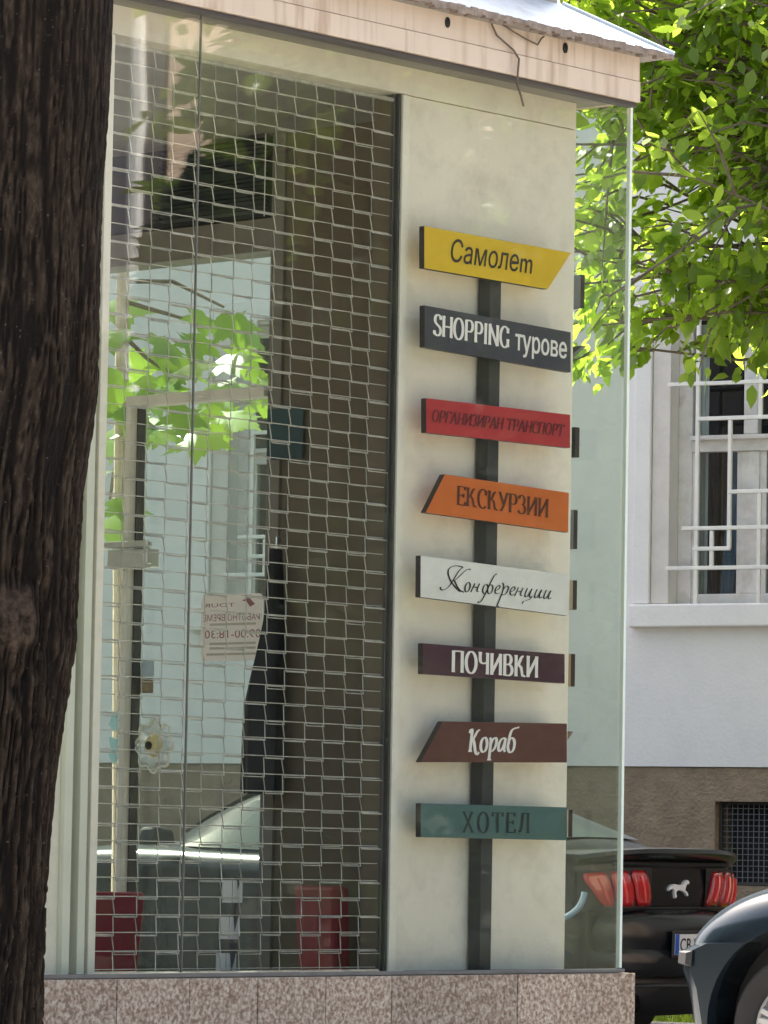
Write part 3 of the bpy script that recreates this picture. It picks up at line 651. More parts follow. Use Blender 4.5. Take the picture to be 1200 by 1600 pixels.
# ------------------------------------------------------------------ roller grille
gr = kiosk_empty('roller_grille', 'roll-down steel wire grille closed across the shop window', 'grille', (gx0 + gx1) / 2, YW + 0.014, ZP)
NC, NR = 14, 51
gw = gx1 - gx0 - 0.016; cw = gw / NC; rh = (gz1 - ZP - 0.03) / NR
X0 = -gw / 2
for i in range(NR):
    p = []; z0, z1 = 0.01 + i * rh, 0.01 + (i + 1) * rh
    lo, hi = z0 - 0.0022, z1 + 0.0022
    jz = random.uniform(-0.002, 0.002)
    for c in range(NC):
        up = (c + i) % 2
        z = (hi if up else lo) + jz + random.uniform(-0.0012, 0.0012)
        yy = 0.004 if up else -0.004
        ln_x = 0.003 * (1 if i % 2 else -1)
        p += [(X0 + c * cw + 0.002 + ln_x * (1 if up else -1) + random.uniform(-.0015, .0015), yy, z), (X0 + (c + 1) * cw - 0.002 + ln_x * (-1 if up else 1) + random.uniform(-.0015, .0015), yy, z)]
    MB().tube(p, 0.0020, 5).build('grille_wire', 'wire', gr, smooth=True, sharp=80)
rod = MB().tube([(X0, 0.010, 0), (X0 + gw, 0.010, 0)], 0.0016, 5).build('cross_rod', 'wire', gr, smooth=True, sharp=80)
rod.location = (0, 0, 0.016)
for i in range(1, NR):
    dup(rod, gr, (0, 0, 0.016 + i * rh + random.uniform(-0.0015, 0.0015)), (0, random.uniform(-0.002, 0.002), 0))
box('guide_rail', 'dark_metal', gr, X0 - 0.007, X0 - 0.001, -0.006, 0.02, 0, gz1 - ZP, bevel=0.002)
box('guide_rail', 'dark_metal', gr, X0 + gw + 0.001, X0 + gw + 0.007, -0.006, 0.006, 0, gz1 - ZP, bevel=0.002)
MB().tube([(X0, 0.0, 0.004), (X0 + gw, 0.0, 0.004)], 0.007, 8).build('bottom_bar', 'wire', gr, smooth=True)
MB().tube([(X0, 0.0, NR * rh + 0.012), (X0 + gw, 0.0, NR * rh + 0.012)], 0.007, 8).build('top_bar', 'wire', gr, smooth=True)

# ------------------------------------------------------------------ signposts
YS = 0.055; ST = 0.022
post = kiosk_empty('direction_signpost', 'black post carrying eight coloured travel signs behind the front glass', 'signpost', 0, 0, ZP)
post_x = onY(765, 1000, 0.085)[0]
MB().box(post_x - 0.027, post_x + 0.027, 0.082, 0.132, 0.006, onY(770, 420, 0.085)[1] - ZP).build('post', 'post_paint', post, bevel=0.002)
fxl = onY(645, 1512, 0.1)[0]; fxr = onY(872, 1512, 0.1)[0]
box('foot', 'post_paint', post, fxl, fxr, 0.07, 0.135, -0.002, 0.006, bevel=0.001)
def board(mname, pix, label):
    """pix = corner pixels of the front face, in order; becomes a board of constant thickness"""
    pts = [onY(x, y, YS) for x, y in pix]
    b = MB().prism_xz([(x, z - ZP) for x, z in pts], YS, YS + ST)
    me = b.mesh('sign_board', mname); me.materials.append(MATS['sign_edge'])
    for p in me.polygons:
        if abs(p.normal.y) < 0.5: p.material_index = 1
    o = link('sign_board', me, post, 0.0012); o['label'] = label; return o
EYV = Vector((0, -1, 0))
def sign_frame(bl, br):
    """baseline pixels -> origin, unit along, unit up (leaning with the board), length"""
    a = onY(*bl, YS); b = onY(*br, YS)
    o = Vector((a[0], YS, a[1] - ZP)); e = Vector((b[0] - a[0], 0, b[1] - a[1])); L = e.length; e /= L
    return o, e, Vector((-e.z, 0, e.x)), L
PXM = lambda px: 1 / (FPX / (KW(*[onY(px, 1000, YS)[0], YS, 1]).y))        # metres per pixel at the boards
def serif_on(o, word, bl, br, cap_px, material, a=.135, b=.045, shear=0.0, nib=0.0, glyphs=None, name='lettering'):
    org, e, u, L = sign_frame(bl, br)
    gl = glyphs or [SERIF[c] for c in word]
    rib, tw = write_strokes(gl, a, b, nib, shear)
    x0 = min(min(p[0] for p in l) for l, r in rib); x1 = max(max(p[0] for p in r) for l, r in rib)
    sx = L / (x1 - x0); sz = cap_px * PXM((bl[0] + br[0]) / 2)
    me = lettering_mesh(rib, tw, name, material, org - e * (x0 * sx), e * sx, u * sz, EYV)
    return link(name, me, o)
def sans_on(o, word, bl, br, cap_px, material, shear=0.0, capunits=0.729, bold=0.0):
    org, e, u, L = sign_frame(bl, br)
    me = text_mesh(word, 'lettering', material, org, e, u, EYV, L, cap_px * PXM((bl[0] + br[0]) / 2), shear, capunits, bold)
    return link('lettering', me, o)
b1 = board('sign_yellow', [(663, 353), (892.5, 395), (856, 452), (663, 419)], 'yellow arrow board lettered Самолет')
sans_on(b1, 'Самолеm', (704, 408.5), (831, 428), 36, 'ink_black', 0.18, bold=0.0012)
b2 = board('sign_slate', [(663.6, 477), (892, 519), (892, 582), (663.6, 542.5)], 'slate board lettered SHOPPING турове')
serif_on(b2, 'SHOPPING', (676, 523.4), (795, 544), 33, 'ink_white', .18, .075)
sans_on(b2, 'турове', (804, 546.5), (884, 560.5), 25, 'ink_white', 0, 0.545, bold=0.003)
b3 = board('sign_red', [(666, 622), (891, 648), (891, 700), (666, 676)], 'red board lettered ОРГАНИЗИРАН ТРАНСПОРТ')
serif_on(b3, 'ОРГАНИЗИРАН ТРАНСПОРТ', (677, 659), (881, 682), 18.5, 'ink_red', .19, .075, 0.2)
b4 = board('sign_orange', [(695, 741), (889, 770), (888, 832), (665, 801)], 'orange arrow board lettered ЕКСКУРЗИИ')
serif_on(b4, 'ЕКСКУРЗИИ', (713, 788.5), (856, 809), 29.5, 'ink_brown', .165, .06)
b5 = board('sign_white', [(657.5, 868), (888.6, 898), (887, 962), (657, 933)], 'white board lettered Конференции in script')
sc_ = []                                                            # script word, one long skeleton in word units (x height .38)
def S(*pts): sc_.append(('l', [q for p in pts for q in p]))
S(bez((.02, .10), (.00, -.10), (.30, -.06), (.42, .30)), bez((.42, .30), (.60, .80), (.62, .92), (.75, .98)))
S(bez((.75, .98), (.40, 1.10), (.10, .95), (.18, .72)), bez((.18, .72), (.24, .45), (.62, .10), (.86, -.02)))
S(bez((.42, .36), (.72, .50), (.85, 1.05), (1.08, .92))); S(bez((.50, .42), (.62, .30), (.72, .02), (1.02, -.03)))
def so(x): S(arc(x + .12, .19, .10, .20, 60, 420, 18))
def sn(x): S(bez((x + .08, .38), (x + .05, .2), (x + .02, .1), (x, 0))); S(bez((x + .03, .2), (x + .10, .24), (x + .18, .22), (x + .25, .2))); S(bez((x + .28, .38), (x + .24, .2), (x + .18, .02), (x + .32, .06)))
def sf(x): S(bez((x + .46, .82), (x + .40, .95), (x + .30, .6), (x + .20, .1)), bez((x + .20, .1), (x + .12, -.3), (x + .02, -.5), (x - .06, -.36))); S(arc(x + .13, .19, .10, .19, 40, 400, 18)); S(arc(x + .34, .19, .10, .19, 60, 420, 18))
def se(x): S(bez((x + .04, .17), (x + .24, .2), (x + .24, .42), (x + .13, .38)), bez((x + .13, .38), (x - .04, .28), (x + .02, -.10), (x + .24, .08)))
def sr(x): S(bez((x + .0, .5), (x + .16, .44), (x + .10, .1), (x + .0, -.45)), bez((x + .0, -.45), (x + .0, -.52), (x + .08, -.5), (x + .1, -.46))); S(bez((x + .10, .22), (x + .20, .50), (x + .34, .40), (x + .30, .22)), bez((x + .30, .22), (x + .26, 0), (x + .16, -.03), (x + .06, .05)))
def si(x): S(bez((x + .08, .38), (x - .02, .05), (x + .04, -.06), (x + .16, .06)), [(x + .26, .36)]); S(bez((x + .28, .38), (x + .18, .05), (x + .24, -.06), (x + .36, .08)))
def sts(x): si(x); S(bez((x + .34, .04), (x + .30, -.12), (x + .10, -.12), (x + .02, -.20)), [(x + .0, -.28)])
so(1.0); sn(1.30); sf(1.74); se(2.26); sr(2.52); se(2.90); sn(3.16); sts(3.56); si(3.98); si(4.38)
serif_on(b5, None, (689, 921), (861, 937), 38, 'ink_black', .075, .022, 0.22, rad(25), glyphs=[(4.8, sc_)])
b6 = board('sign_plum', [(661, 1005), (882.5, 1022), (882.5, 1068), (661, 1053)], 'plum board lettered ПОЧИВКИ')
serif_on(b6, 'ПОЧИВКИ', (705, 1050), (840, 1059), 33.5, 'ink_white', .18, .065)
b7 = board('sign_brown', [(692, 1127), (886, 1130.5), (886, 1191.5), (657, 1191)], 'brown arrow board lettered Кораб')
serif_on(b7, None, (731, 1174), (811, 1175), 35, 'ink_white', .165, .06, 0.14, rad(12), glyphs=[SERIF['К_it'], SERIF['о'], SERIF['р'], SERIF['а'], SERIF['б']])
b8 = board('sign_teal', [(657.5, 1255), (886, 1261.5), (886, 1313), (657.5, 1308)], 'teal board lettered ХОТЕЛ')
serif_on(b8, 'ХОТЕЛ', (721, 1300.4), (827, 1301.8), 31.5, 'ink_teal', .135, .045, glyphs=[(SERIF[c][0] + .14, SERIF[c][1]) for c in 'ХОТЕЛ'])

side_post = kiosk_empty('direction_signpost', 'black post with signs whose ends peep past the panel, behind the side glass', 'signpost', 0, 0, ZP)
box('post', 'post_paint', side_post, -0.12, -0.075, 0.52, 0.57, -0.1, 2.5)
box('foot', 'post_paint', side_post, -0.13, -0.06, 0.3, 0.8, -0.13, -0.1)
xs0, xs1 = -0.062, -0.04
for (px, ya, yb), m in (((914, 430, 482), 'sign_grey'), ((906, 668, 715), 'sign_dark'), ((903, 797, 858), 'sign_grey'), ((902, 907, 953), 'sign_beige'), ((899, 1022, 1073), 'sign_tan'), ((895, 1265, 1308), 'sign_beige')):
    ya_, za = onX(px, ya, xs1); _, zb_ = onX(px, yb, xs1)
    me = MB().box(xs0, xs1, ya_, ya_ + 0.68, zb_ - ZP, za - ZP).mesh('sign_board', m); me.materials.append(MATS['sign_edge'])
    for p in me.polygons:
        if abs(p.normal.x) < 0.5: p.material_index = 1
    link('sign_board', me, side_post, 0.0012)
for (pa, pb), m in (([(917, 541), (892, 562)], 'sign_slate'), ([(896, 1143), (884, 1162)], 'sign_brown')):
    a = onX(*pa, xs1); b = onX(*pb, xs1); hgt = 0.13
    tipy = a[0]; sl_ = (b[0] - a[0]) / (a[1] - b[1])
    MB().prism_yz([(tipy, a[1] - ZP), (tipy + 0.66, a[1] - ZP), (tipy + 0.66, a[1] - ZP - hgt), (tipy + sl_ * hgt, a[1] - ZP - hgt)], xs0, xs1).build('sign_board', m, side_post, bevel=0.0012)

# ------------------------------------------------------------------ inside the shop
# opening-hours notice on the door glass, printed to be read from outside
XN = SX0 + 0.058
ya_, za = onX(315, 930, XN); yb_, zb_ = onX(409, 1031, XN)
ntc = kiosk_empty('opening_hours_notice', 'pale pink opening hours notice on the door glass, its print seen reversed', 'notice', XN, yb_, zb_)
nw, nh = ya_ - yb_, za - zb_
pts = []
for cx, cz, a0 in ((nw - 0.02, 0.02, -90), (nw - 0.02, nh - 0.02, 0), (0.02, nh - 0.02, 90), (0.02, 0.02, 180)):
    pts += [(cx + 0.02 * math.cos(rad(a0 + k * 22.5)), cz + 0.02 * math.sin(rad(a0 + k * 22.5))) for k in range(5)]
MB().prism_yz(pts, 0, 0.0012).build('paper', 'notice_paper', ntc)
def nline(txt, z, h, y0=0.04, y1=0.96):
    me = text_mesh(txt, 'lettering', 'notice_ink', Vector((-0.0002, nw * y0, nh * z)), Vector((0, 1, 0)), Vector((0, 0, 1)), Vector((-1, 0, 0)), nw * (y1 - y0), nh * h)
    link('lettering', me, ntc)
nline('РАБОТНО ВРЕМЕ', .60, .10); nline('09:00-18:30', .34, .13, .02, .93)
nline('TOUR', .81, .06, .45, .95)
for z, a, b in ((.53, .1, .85), (.24, .1, .85), (.17, .1, .85), (.08, .04, .9)):
    MB().add([(-0.0013, nw * a, nh * z), (-0.0013, nw * b, nh * z), (-0.0013, nw * b, nh * (z + .035)), (-0.0013, nw * a, nh * (z + .035))], [(0, 1, 2, 3)]).build('small_print', 'sign_beige', ntc)
MB().add([(-0.0013, nw * .12, nh * .84), (-0.0013, nw * .20, nh * .80), (-0.0013, nw * .26, nh * .88), (-0.0013, nw * .34, nh * .9), (-0.0013, nw * .22, nh * .94)], [(0, 1, 2, 3, 4)]).build('emblem', 'notice_ink', ntc)
# glass rosette
yr_, zr_ = onX(242, 1165, XN - 0.02)
ros = kiosk_empty('glass_rosette', 'scalloped clear glass rosette with yellow centre fixed to the door', 'ornament', XN - 0.02, yr_, zr_)
prof = []; RAD = (onX(213, 1165, XN - 0.02)[0] - yr_) * 0.95
rows = []
for rr_, h in ((0.22, 0.0), (0.5, -0.006), (0.8, -0.014), (1.0, -0.004), (0.9, 0.008)):
    rows.append([Vector((h, rr_ * RAD * (1 + 0.09 * math.cos(8 * a)) * math.cos(a), rr_ * RAD * (1 + 0.09 * math.cos(8 * a)) * math.sin(a))) for a in [2 * math.pi * k / 48 for k in range(49)]])
MB().grid(rows).build('scalloped_rim', 'rosette_glass' if 'rosette_glass' in MATS else glass_mat('rosette_glass', (0.95, 0.95, 0.86), 0.22, 0.05, 0.6).name, ros, smooth=True)  # heavy diffuse haze paints the faint glass brighter
rim_ = [Vector((-.004, RAD * (1 + 0.10 * math.cos(8 * a)) * math.cos(a), RAD * (1 + 0.10 * math.cos(8 * a)) * math.sin(a))) for a in [2 * math.pi * k / 64 for k in range(65)]]
MB().tube(rim_, .0045, 6, cap=False).build('painted_rim_shine', 'rosette_shine' if 'rosette_shine' in MATS else mat('rosette_shine', (0.9, 0.88, 0.72), 0.2, 0.1, 30).name, ros, smooth=True)  # pale tube added as painted shine along the glass rim
cb = MB().tube([(-0.004, 0, 0), (-0.02, 0, 0)], [0.48 * RAD, 0.36 * RAD], 18); cb.build('yellow_centre', 'amber', ros, smooth=True)
MB().tube([(-0.021, RAD * .1, 0), (-0.026, RAD * .1, 0)], 0.17 * RAD, 12).build('dark_pin', 'black', ros)
# photos and decals on the glass
for nm, lab, cat, m, a, b in (('photo_card', 'small brown landscape photo card stuck inside the door glass', 'card', 'photo_print', (207, 1060), (239, 1083)),
                              ('photo_card', 'pale photo card stuck above the brown landscape card', 'card', 'photo_pale', (206, 1032), (240, 1057)),
                              ('glass_decal', 'pale blue decal on glass beside the door stile, upper one', 'decal', 'decal', (170, 1110), (189, 1143)),
                              ('glass_decal', 'pale blue pointed decal on glass beside the door stile, lower one', 'decal', 'decal', (170, 1150), (187, 1195))):
    y1_, z1_ = onX(*a, XN); y0_, z0_ = onX(*b, XN)
    o = MB()
    hh, ww_ = z1_ - z0_, y1_ - y0_
    if nm == 'photo_card': o.box(-0.001, 0.001, 0, ww_, 0, hh)
    else: o.prism_yz([(ww_ * .5, 0), (ww_, hh * .35), (ww_ * .8, hh * .6), (ww_, hh), (ww_ * .4, hh * .9), (0, hh), (ww_ * .25, hh * .5), (0, hh * .3)], -0.001, 0.001)
    ob = o.build(nm, m); ob.location = KW(XN, y0_, z0_); ob.rotation_euler = (0, 0, KROT); tag(ob, lab, cat)
# dark teal poster on brown wall
y1_, z1_ = onX(421, 640, SX0 - 0.006); y0_, z0_ = onX(476, 716, SX0 - 0.006)
y1_ = yd - 0.004
ob = MB().box(-0.002, 0.002, 0, y1_ - y0_, 0, z1_ - z0_).build('poster', 'teal_poster'); ob.location = KW(SX0 - 0.016, y0_, z0_); ob.rotation_euler = (0, 0, KROT)
tag(ob, 'dark teal poster on the brown wall beside the door', 'poster')
# blind over the transom
vb = kiosk_empty('venetian_blind', 'dark horizontal slat blind above the side door lintel', 'blind', SX0, yd, z_lt)
y2_ = onX(262, 280, SX0)[0] - yd; hb = onX(420, 212, SX0)[1] - z_lt
box('head_rail', 'jamb', vb, -0.05, -0.02, 0.01, y2_, hb, hb + 0.02)
sl0 = MB().add([(-0.012, 0.012, 0.004), (-0.012, y2_ - 0.004, 0.004), (0.012, y2_ - 0.004, -0.004), (0.012, 0.012, -0.004)], [(0, 1, 2, 3)]).build('slat', 'blind_slat' if 'blind_slat' in MATS else mat('blind_slat', (0.05, 0.055, 0.055), 0.4, 0.1).name, vb)
sl0.location = (-0.035, 0, 0.02)
for i in range(1, int((hb - 0.03) / 0.016)): dup(sl0, vb, (-0.035, 0, 0.02 + i * 0.016), (0, random.uniform(-.15, .15), 0))
MB().tube([(-0.04, 0.008, hb), (-0.04, 0.008, 0)], 0.002, 5).build('pull_chain', 'paper', vb)
# coat
XC = SX0 - 0.07
ct = kiosk_empty('coat', 'long black coat hanging beside the door', 'coat', XC, onX(425, 1240, XC)[0], onX(425, 1240, XC)[1])
rows = []
for py, xl, xr_ in ((858, 429, 435), (875, 425, 437), (900, 423, 438), (940, 421, 438), (970, 417, 438), (1000, 410, 438), (1050, 397, 437), (1100, 387, 436), (1150, 384, 435), (1200, 383, 434), (1240, 382, 433)):
    ya, z = onX(xr_, py, XC); yb2, _ = onX(xl, py, XC); cy = (ya + yb2) / 2; hw = (yb2 - ya) / 2; th = min(0.055, 0.02 + hw * 0.5)
    rows.append((py, cy, hw, th, z))
cy0, cz0 = onX(425, 1240, XC)
mb = MB(); rws = []
for py, cy, hw, th, z in rows:
    rws.append([Vector((th * math.sin(a) * (1 + 0.22 * math.sin(5 * a + py * .008)), cy - cy0 + hw * math.cos(a) * (1 + 0.05 * math.sin(6 * a)), z - cz0)) for a in [2 * math.pi * k / 24 for k in range(25)]])
mb.grid(rws); n0 = len(rws[0])
mb.build('cloth', 'coat_cloth', ct, smooth=True)
MB().tube([(0, rows[0][1] - cy0, rows[0][4] - cz0 - 0.01), (0, rows[0][1] - cy0, rows[0][4] - cz0 + 0.04), (0.05, rows[0][1] - cy0, rows[0][4] - cz0 + 0.05)], 0.004, 6).build('hook', 'chrome', ct)
# card stand
XS = -1.42
cs = kiosk_empty('card_stand', 'slim dark stand holding three white leaflets inside the window', 'stand', XS, onX(354, 1520, XS)[0], FLOOR)
yy0, zz0 = onX(354, 1520, XS)
top = onX(366, 1370, XS)
MB().tube([(0.02, 0, 0), (0.02, 0, zz0 - FLOOR), (0.02, top[0] - yy0, top[1] - FLOOR)], 0.012, 8).build('pole', 'dark_metal', cs, smooth=True)
MB().lathe([(0.0, 0), (0.14, 0), (0.14, 0.012), (0.02, 0.02)], 20, c=(0.02, 0, 0)).build('foot', 'dark_metal', cs)
for px, py in ((363, 1393), (358, 1450), (353, 1507)):
    y_, z_ = onX(px, py, XS)
    for a, b, t_ in ((-0.031, -0.001, 0.10), (0.001, 0.031, -0.10)):
        o = MB().box(-0.001, 0.001, a, b, -0.034, 0.034).build('leaflet', 'leaflet_paper', cs); o.location = (0, y_ - yy0, z_ - FLOOR); o.rotation_euler = (0, 0, t_ + rad(42))
# red chairs
def red_chair(lab, pxc, py, dist, face, wd):
    p = at_depth(pxc, py, dist); h = p.z - FLOOR
    ch = empty('lounge_chair', lab, 'chair', (p.x, p.y, FLOOR), face, group='red chairs in the shop')
    box('seat', 'red_leather', ch, -wd / 2, wd / 2, -0.42, -0.035, 0.14, 0.27, bevel=0.02)
    MB().add([(-wd / 2 + .02, -0.03, 0.10), (wd / 2 - .02, -0.03, 0.10), (wd / 2 - .02, 0.03, 0.10), (-wd / 2 + .02, 0.03, 0.10), (-wd / 2 - 0.015, 0.0, h), (wd / 2 + 0.015, 0.0, h), (wd / 2 + 0.015, 0.06, h), (-wd / 2 - 0.015, 0.06, h)],
             [(0, 3, 2, 1), (4, 5, 6, 7), (0, 1, 5, 4), (1, 2, 6, 5), (2, 3, 7, 6), (3, 0, 4, 7)]).build('backrest', 'red_leather', ch, bevel=0.014)
    for sx in (-1, 1):
        for yy in (-0.38, -0.06): box('leg', 'dark_metal', ch, sx * (wd / 2 - 0.04) - 0.012, sx * (wd / 2 - 0.04) + 0.012, yy - 0.012, yy + 0.012, 0, 0.139)
    return ch
red_chair('red leather chair standing against the brown wall behind the grille', 515, 1384, 14.72, rad(110), 0.36)
red_chair('red leather chair with tapered back near the side door', 158, 1393, 15.3, rad(188), 0.26)

# loose cable on the fascia
def K_path(pix, y): return [Vector((onY(px, py, y)[0], y, onY(px, py, y)[1])) for px, py in pix]
cab = MB().tube(K_path([(768, 37), (776, 55), (802, 78), (811, 92), (809, 115), (808, 132), (814, 150), (818, 166)], YF - 0.012), 0.0035, 6).build('loose_cable', 'twig_bark', smooth=True)
cab.location = O; cab.rotation_euler = (0, 0, KROT); tag(cab, 'thin brown cable drooping down from the eave over the fascia', 'cable')
cab = MB().tube(K_path([(785, 38), (800, 48), (820, 60), (840, 70), (846, 60), (850, 57)], YF - 0.01), 0.003, 6).build('loose_cable', 'twig_bark', smooth=True)
cab.location = O; cab.rotation_euler = (0, 0, KROT); tag(cab, 'short bent brown cable hooked close under the eave', 'cable')

# ================================================================== CARS
def loft(stations, sections, closed_ends=True):
    """stations: x values; sections: per station list of (y,z) from bottom centre over the left side to top centre; mirrored"""
    mb = MB(); rows = []
    for x, sec in zip(stations, sections):
        left = [Vector((x if len(p) < 3 else x + p[2], p[0], p[1])) for p in sec]
        right = [Vector((v.x, -v.y, v.z)) for v in reversed(left[1:-1])]
        rows.append(left + right + [left[0]])
    mb.grid(rows)
    if closed_ends:
        n = len(rows[0])
        mb.f.append(tuple(range(n - 1))); mb.f.append(tuple(range((len(rows) - 1) * n, len(rows) * n - 1)))
    return mb
def finish(mb, name, m, parent, subs=2, cutters=None):
    me = mb.mesh(name, m); 
    bm = bmesh.new(); bm.from_mesh(me); bmesh.ops.remove_doubles(bm, verts=bm.verts, dist=1e-5); bmesh.ops.recalc_face_normals(bm, faces=bm.faces); bm.to_mesh(me); bm.free()
    o = bpy.data.objects.new(name, me); COL.objects.link(o)
    if subs:
        s = o.modifiers.new('s', 'SUBSURF'); s.levels = subs; s.render_levels = subs
    cs = []
    for c in cutters or []:
        co = bpy.data.objects.new('cut', c); COL.objects.link(co); cs.append(co)
        b = o.modifiers.new('b', 'BOOLEAN'); b.object = co; b.operation = 'DIFFERENCE'; b.solver = 'EXACT'
    bpy.context.view_layer.update()
    dg = bpy.context.evaluated_depsgraph_get(); m2 = bpy.data.meshes.new_from_object(o.evaluated_get(dg))
    bpy.data.objects.remove(o)
    for co in cs: bpy.data.objects.remove(co)
    m2.polygons.foreach_set('use_smooth', [True] * len(m2.polygons)); m2.set_sharp_from_angle(angle=rad(32))
    m2.materials.clear(); m2.materials.append(MATS[m])
    return link(name, m2, parent)
def lateral(profile, w, plan, n=24, drop=0.0):
    """profile polygon (x,z) carried across y = -w..w; plan(t) gives forward shift and z scale towards the corners"""
    mb = MB(); rows = []
    for i in range(n + 1):
        t = -1 + 2 * i / n; dx = plan(t)
        dz = -drop * abs(t) ** 3.5
        rows.append([Vector((x + dx, t * w, z + dz)) for x, z in profile] + [Vector((profile[0][0] + dx, t * w, profile[0][1] + dz))])
    mb.grid(rows); k = len(profile) + 1
    mb.f.append(tuple(range(k - 1))); mb.f.append(tuple(range(n * k, n * k + k - 1)))
    return mb
def wheel(car, x, y, r, side):
    wh = bpy.data.objects.new('wheel', None); COL.objects.link(wh); wh.parent = car; wh.location = (x, y, r); wh.rotation_euler = (0, 0, 0 if side > 0 else math.pi)
    MB().lathe([(r * .66, -0.10), (r * .93, -0.105), (r * .985, -0.08), (r, 0), (r * .985, 0.08), (r * .93, 0.105), (r * .70, 0.10), (r * .66, 0.085), (r * .66, -0.10)], 40, 'y').build('tyre', 'tyre', wh, smooth=True, sharp=50)
    rm = MB().lathe([(r * .66, -0.09), (r * .655, 0.085), (r * .61, 0.088), (r * .58, 0.03), (r * .5, 0.0), (0.02, 0.0)], 40, 'y')
    for k in range(5):
        a0 = 2 * math.pi * k / 5 + 0.3
        for s in (-0.11, 0.11):
            a = a0 + s; p0 = Vector((0.05 * math.cos(a0), 0.07, 0.05 * math.sin(a0))); p1 = Vector((r * .62 * math.cos(a), 0.075, r * .62 * math.sin(a)))
            rm.tube([p0, p1], [0.018, 0.022], 6)
    rm.lathe([(0.055, 0.05), (0.055, 0.085), (0.0, 0.09)], 16, 'y')
    rm.build('rim', 'rim', wh, smooth=True, sharp=40)
    return wh
def cyl_y(x, z, r, y0, y1, n=40):
    mb = MB(); mb.tube([(x, y0, z), (x, y1, z)], r, n); return mb.mesh('cut', None)

def body_sections(rows, zb):
    out = []
    for x, wd, zt, zs in rows:
        out.append([(0, zb), (wd * .80, zb), (wd * .93, zb + .05), (wd * .985, .42), (wd * .985, .60), (wd, zs - .12), (wd * .99, zs - .03), (wd * .955, zs + .035), (wd * .87, zt - .012), (wd * .55, zt + .01), (0, zt + .02)])
    return out
# --- black coupe (tail to the right, nose up the street)
car = empty('parked_coupe', 'black fastback coupe with triple bar tail lights parked by the roughcast wall', 'car')
rl = at_depth(893, 1400, 25.0)
CA = rad(56.5); H = Vector((-math.sin(CA), math.cos(CA), 0)); LFT = Vector((-math.cos(CA), -math.sin(CA), 0))
corner = Vector((rl.x, rl.y, 0))
org = corner - LFT * 0.88 - H * 0.17
climb = 0.028
upv = Vector((-H.x * climb, -H.y * climb, 1)).normalized(); fwd = (H + Vector((0, 0, climb))).normalized(); lv_ = upv.cross(fwd)
car.matrix_world = Matrix(((fwd.x, lv_.x, upv.x, org.x), (fwd.y, lv_.y, upv.y, org.y), (fwd.z, lv_.z, upv.z, 0.012), (0, 0, 0, 1)))
rows = [(.10, .80, 1.10, .98), (.14, .86, 1.125, 1.0), (.30, .925, 1.135, 1.02), (.70, .955, 1.13, 1.03), (1.10, .965, 1.10, 1.02), (1.6, .95, 1.07, .99), (2.2, .93, 1.06, .97), (2.8, .925, 1.06, .97), (3.2, .93, 1.07, .97), (3.7, .945, 1.03, .95), (4.2, .93, .95, .88), (4.55, .86, .84, .76), (4.72, .72, .72, .66)]
cut = [cyl_y(x, .345, .385, s * .55, s * 1.2) for x in (.98, 3.70) for s in (-1, 1)]
finish(loft([r[0] for r in rows], body_sections(rows, .24)), 'body', 'car_black', car, 2, cut)
for x in (.98, 3.70):
    for s in (-1, 1): MB().tube([(x, s * .50, .345), (x, s * .88, .345)], .384, 32).build('wheel_arch', 'car_trim', car)
    for s in (-1, 1): wheel(car, x, s * .84, .345, s)
# cabin
gst = [.30, .72, 1.10, 1.45, 1.9, 2.3, 2.62, 2.95, 3.22]
gzr = [1.125, 1.245, 1.36, 1.435, 1.475, 1.465, 1.40, 1.24, 1.065]
gwb = [.70, .78, .80, .82, .83, .83, .82, .80, .76]; gwr = [.55, .56, .57, .58, .59, .59, .58, .57, .60]
secs = [[(0, .95), (b * .98, .95), (b, 1.03), (b - (b - r_) * .5, 1.03 + (z - .06 - 1.03) * .55), (r_ + .03, max(z - .06, 1.04)), (r_ - .02, z - .012), (r_ * .5, z + .008), (0, z + .012)] for b, r_, z in zip(gwb, gwr, gzr)]
finish(loft(gst, secs), 'cabin', 'car_black', car, 2)
def gi(x, arr): return float(np.interp(x, gst, arr))
def side_glass(s, x0, x1, lean0, lean1, nm='side_window'):
    mb = MB(); rws = []
    for j in range(5):
        t = j / 4; rw = []
        for i in range(13):
            xb = x0 + (x1 - x0) * i / 12; xx = xb + (lean0 + (lean1 - lean0) * i / 12) * t
            b, r_, z = gi(xx, gwb), gi(xx, gwr), gi(xx, gzr)
            zz = 1.055 + (z - .075 - 1.055) * t; yy = b + (r_ + .03 - b) * ((zz - 1.03) / max(z - .06 - 1.03, .02)) + .004
            rw.append(Vector((xx, s * yy, max(zz, 1.05))))
        rws.append(rw)
    mb.grid(rws).build(nm, 'car_glass', car, smooth=True)
for s in (-1, 1):
    side_glass(s, 1.62, 2.98, .0, -.42); side_glass(s, 1.12, 1.50, .14, .06, 'quarter_window')
def top_glass(xs, nm, k):
    mb = MB(); mb.grid([[Vector((x, t * gi(x, gwr) * k, gi(x, gzr) + .016 - .014 * abs(t) ** 3)) for t in [-1 + j / 6 for j in range(13)]] for x in xs])
    mb.build(nm, 'car_glass', car, smooth=True)
top_glass(np.linspace(.55, 1.30, 8), 'rear_window', .86); top_glass(np.linspace(2.42, 3.12, 8), 'windscreen', .92)
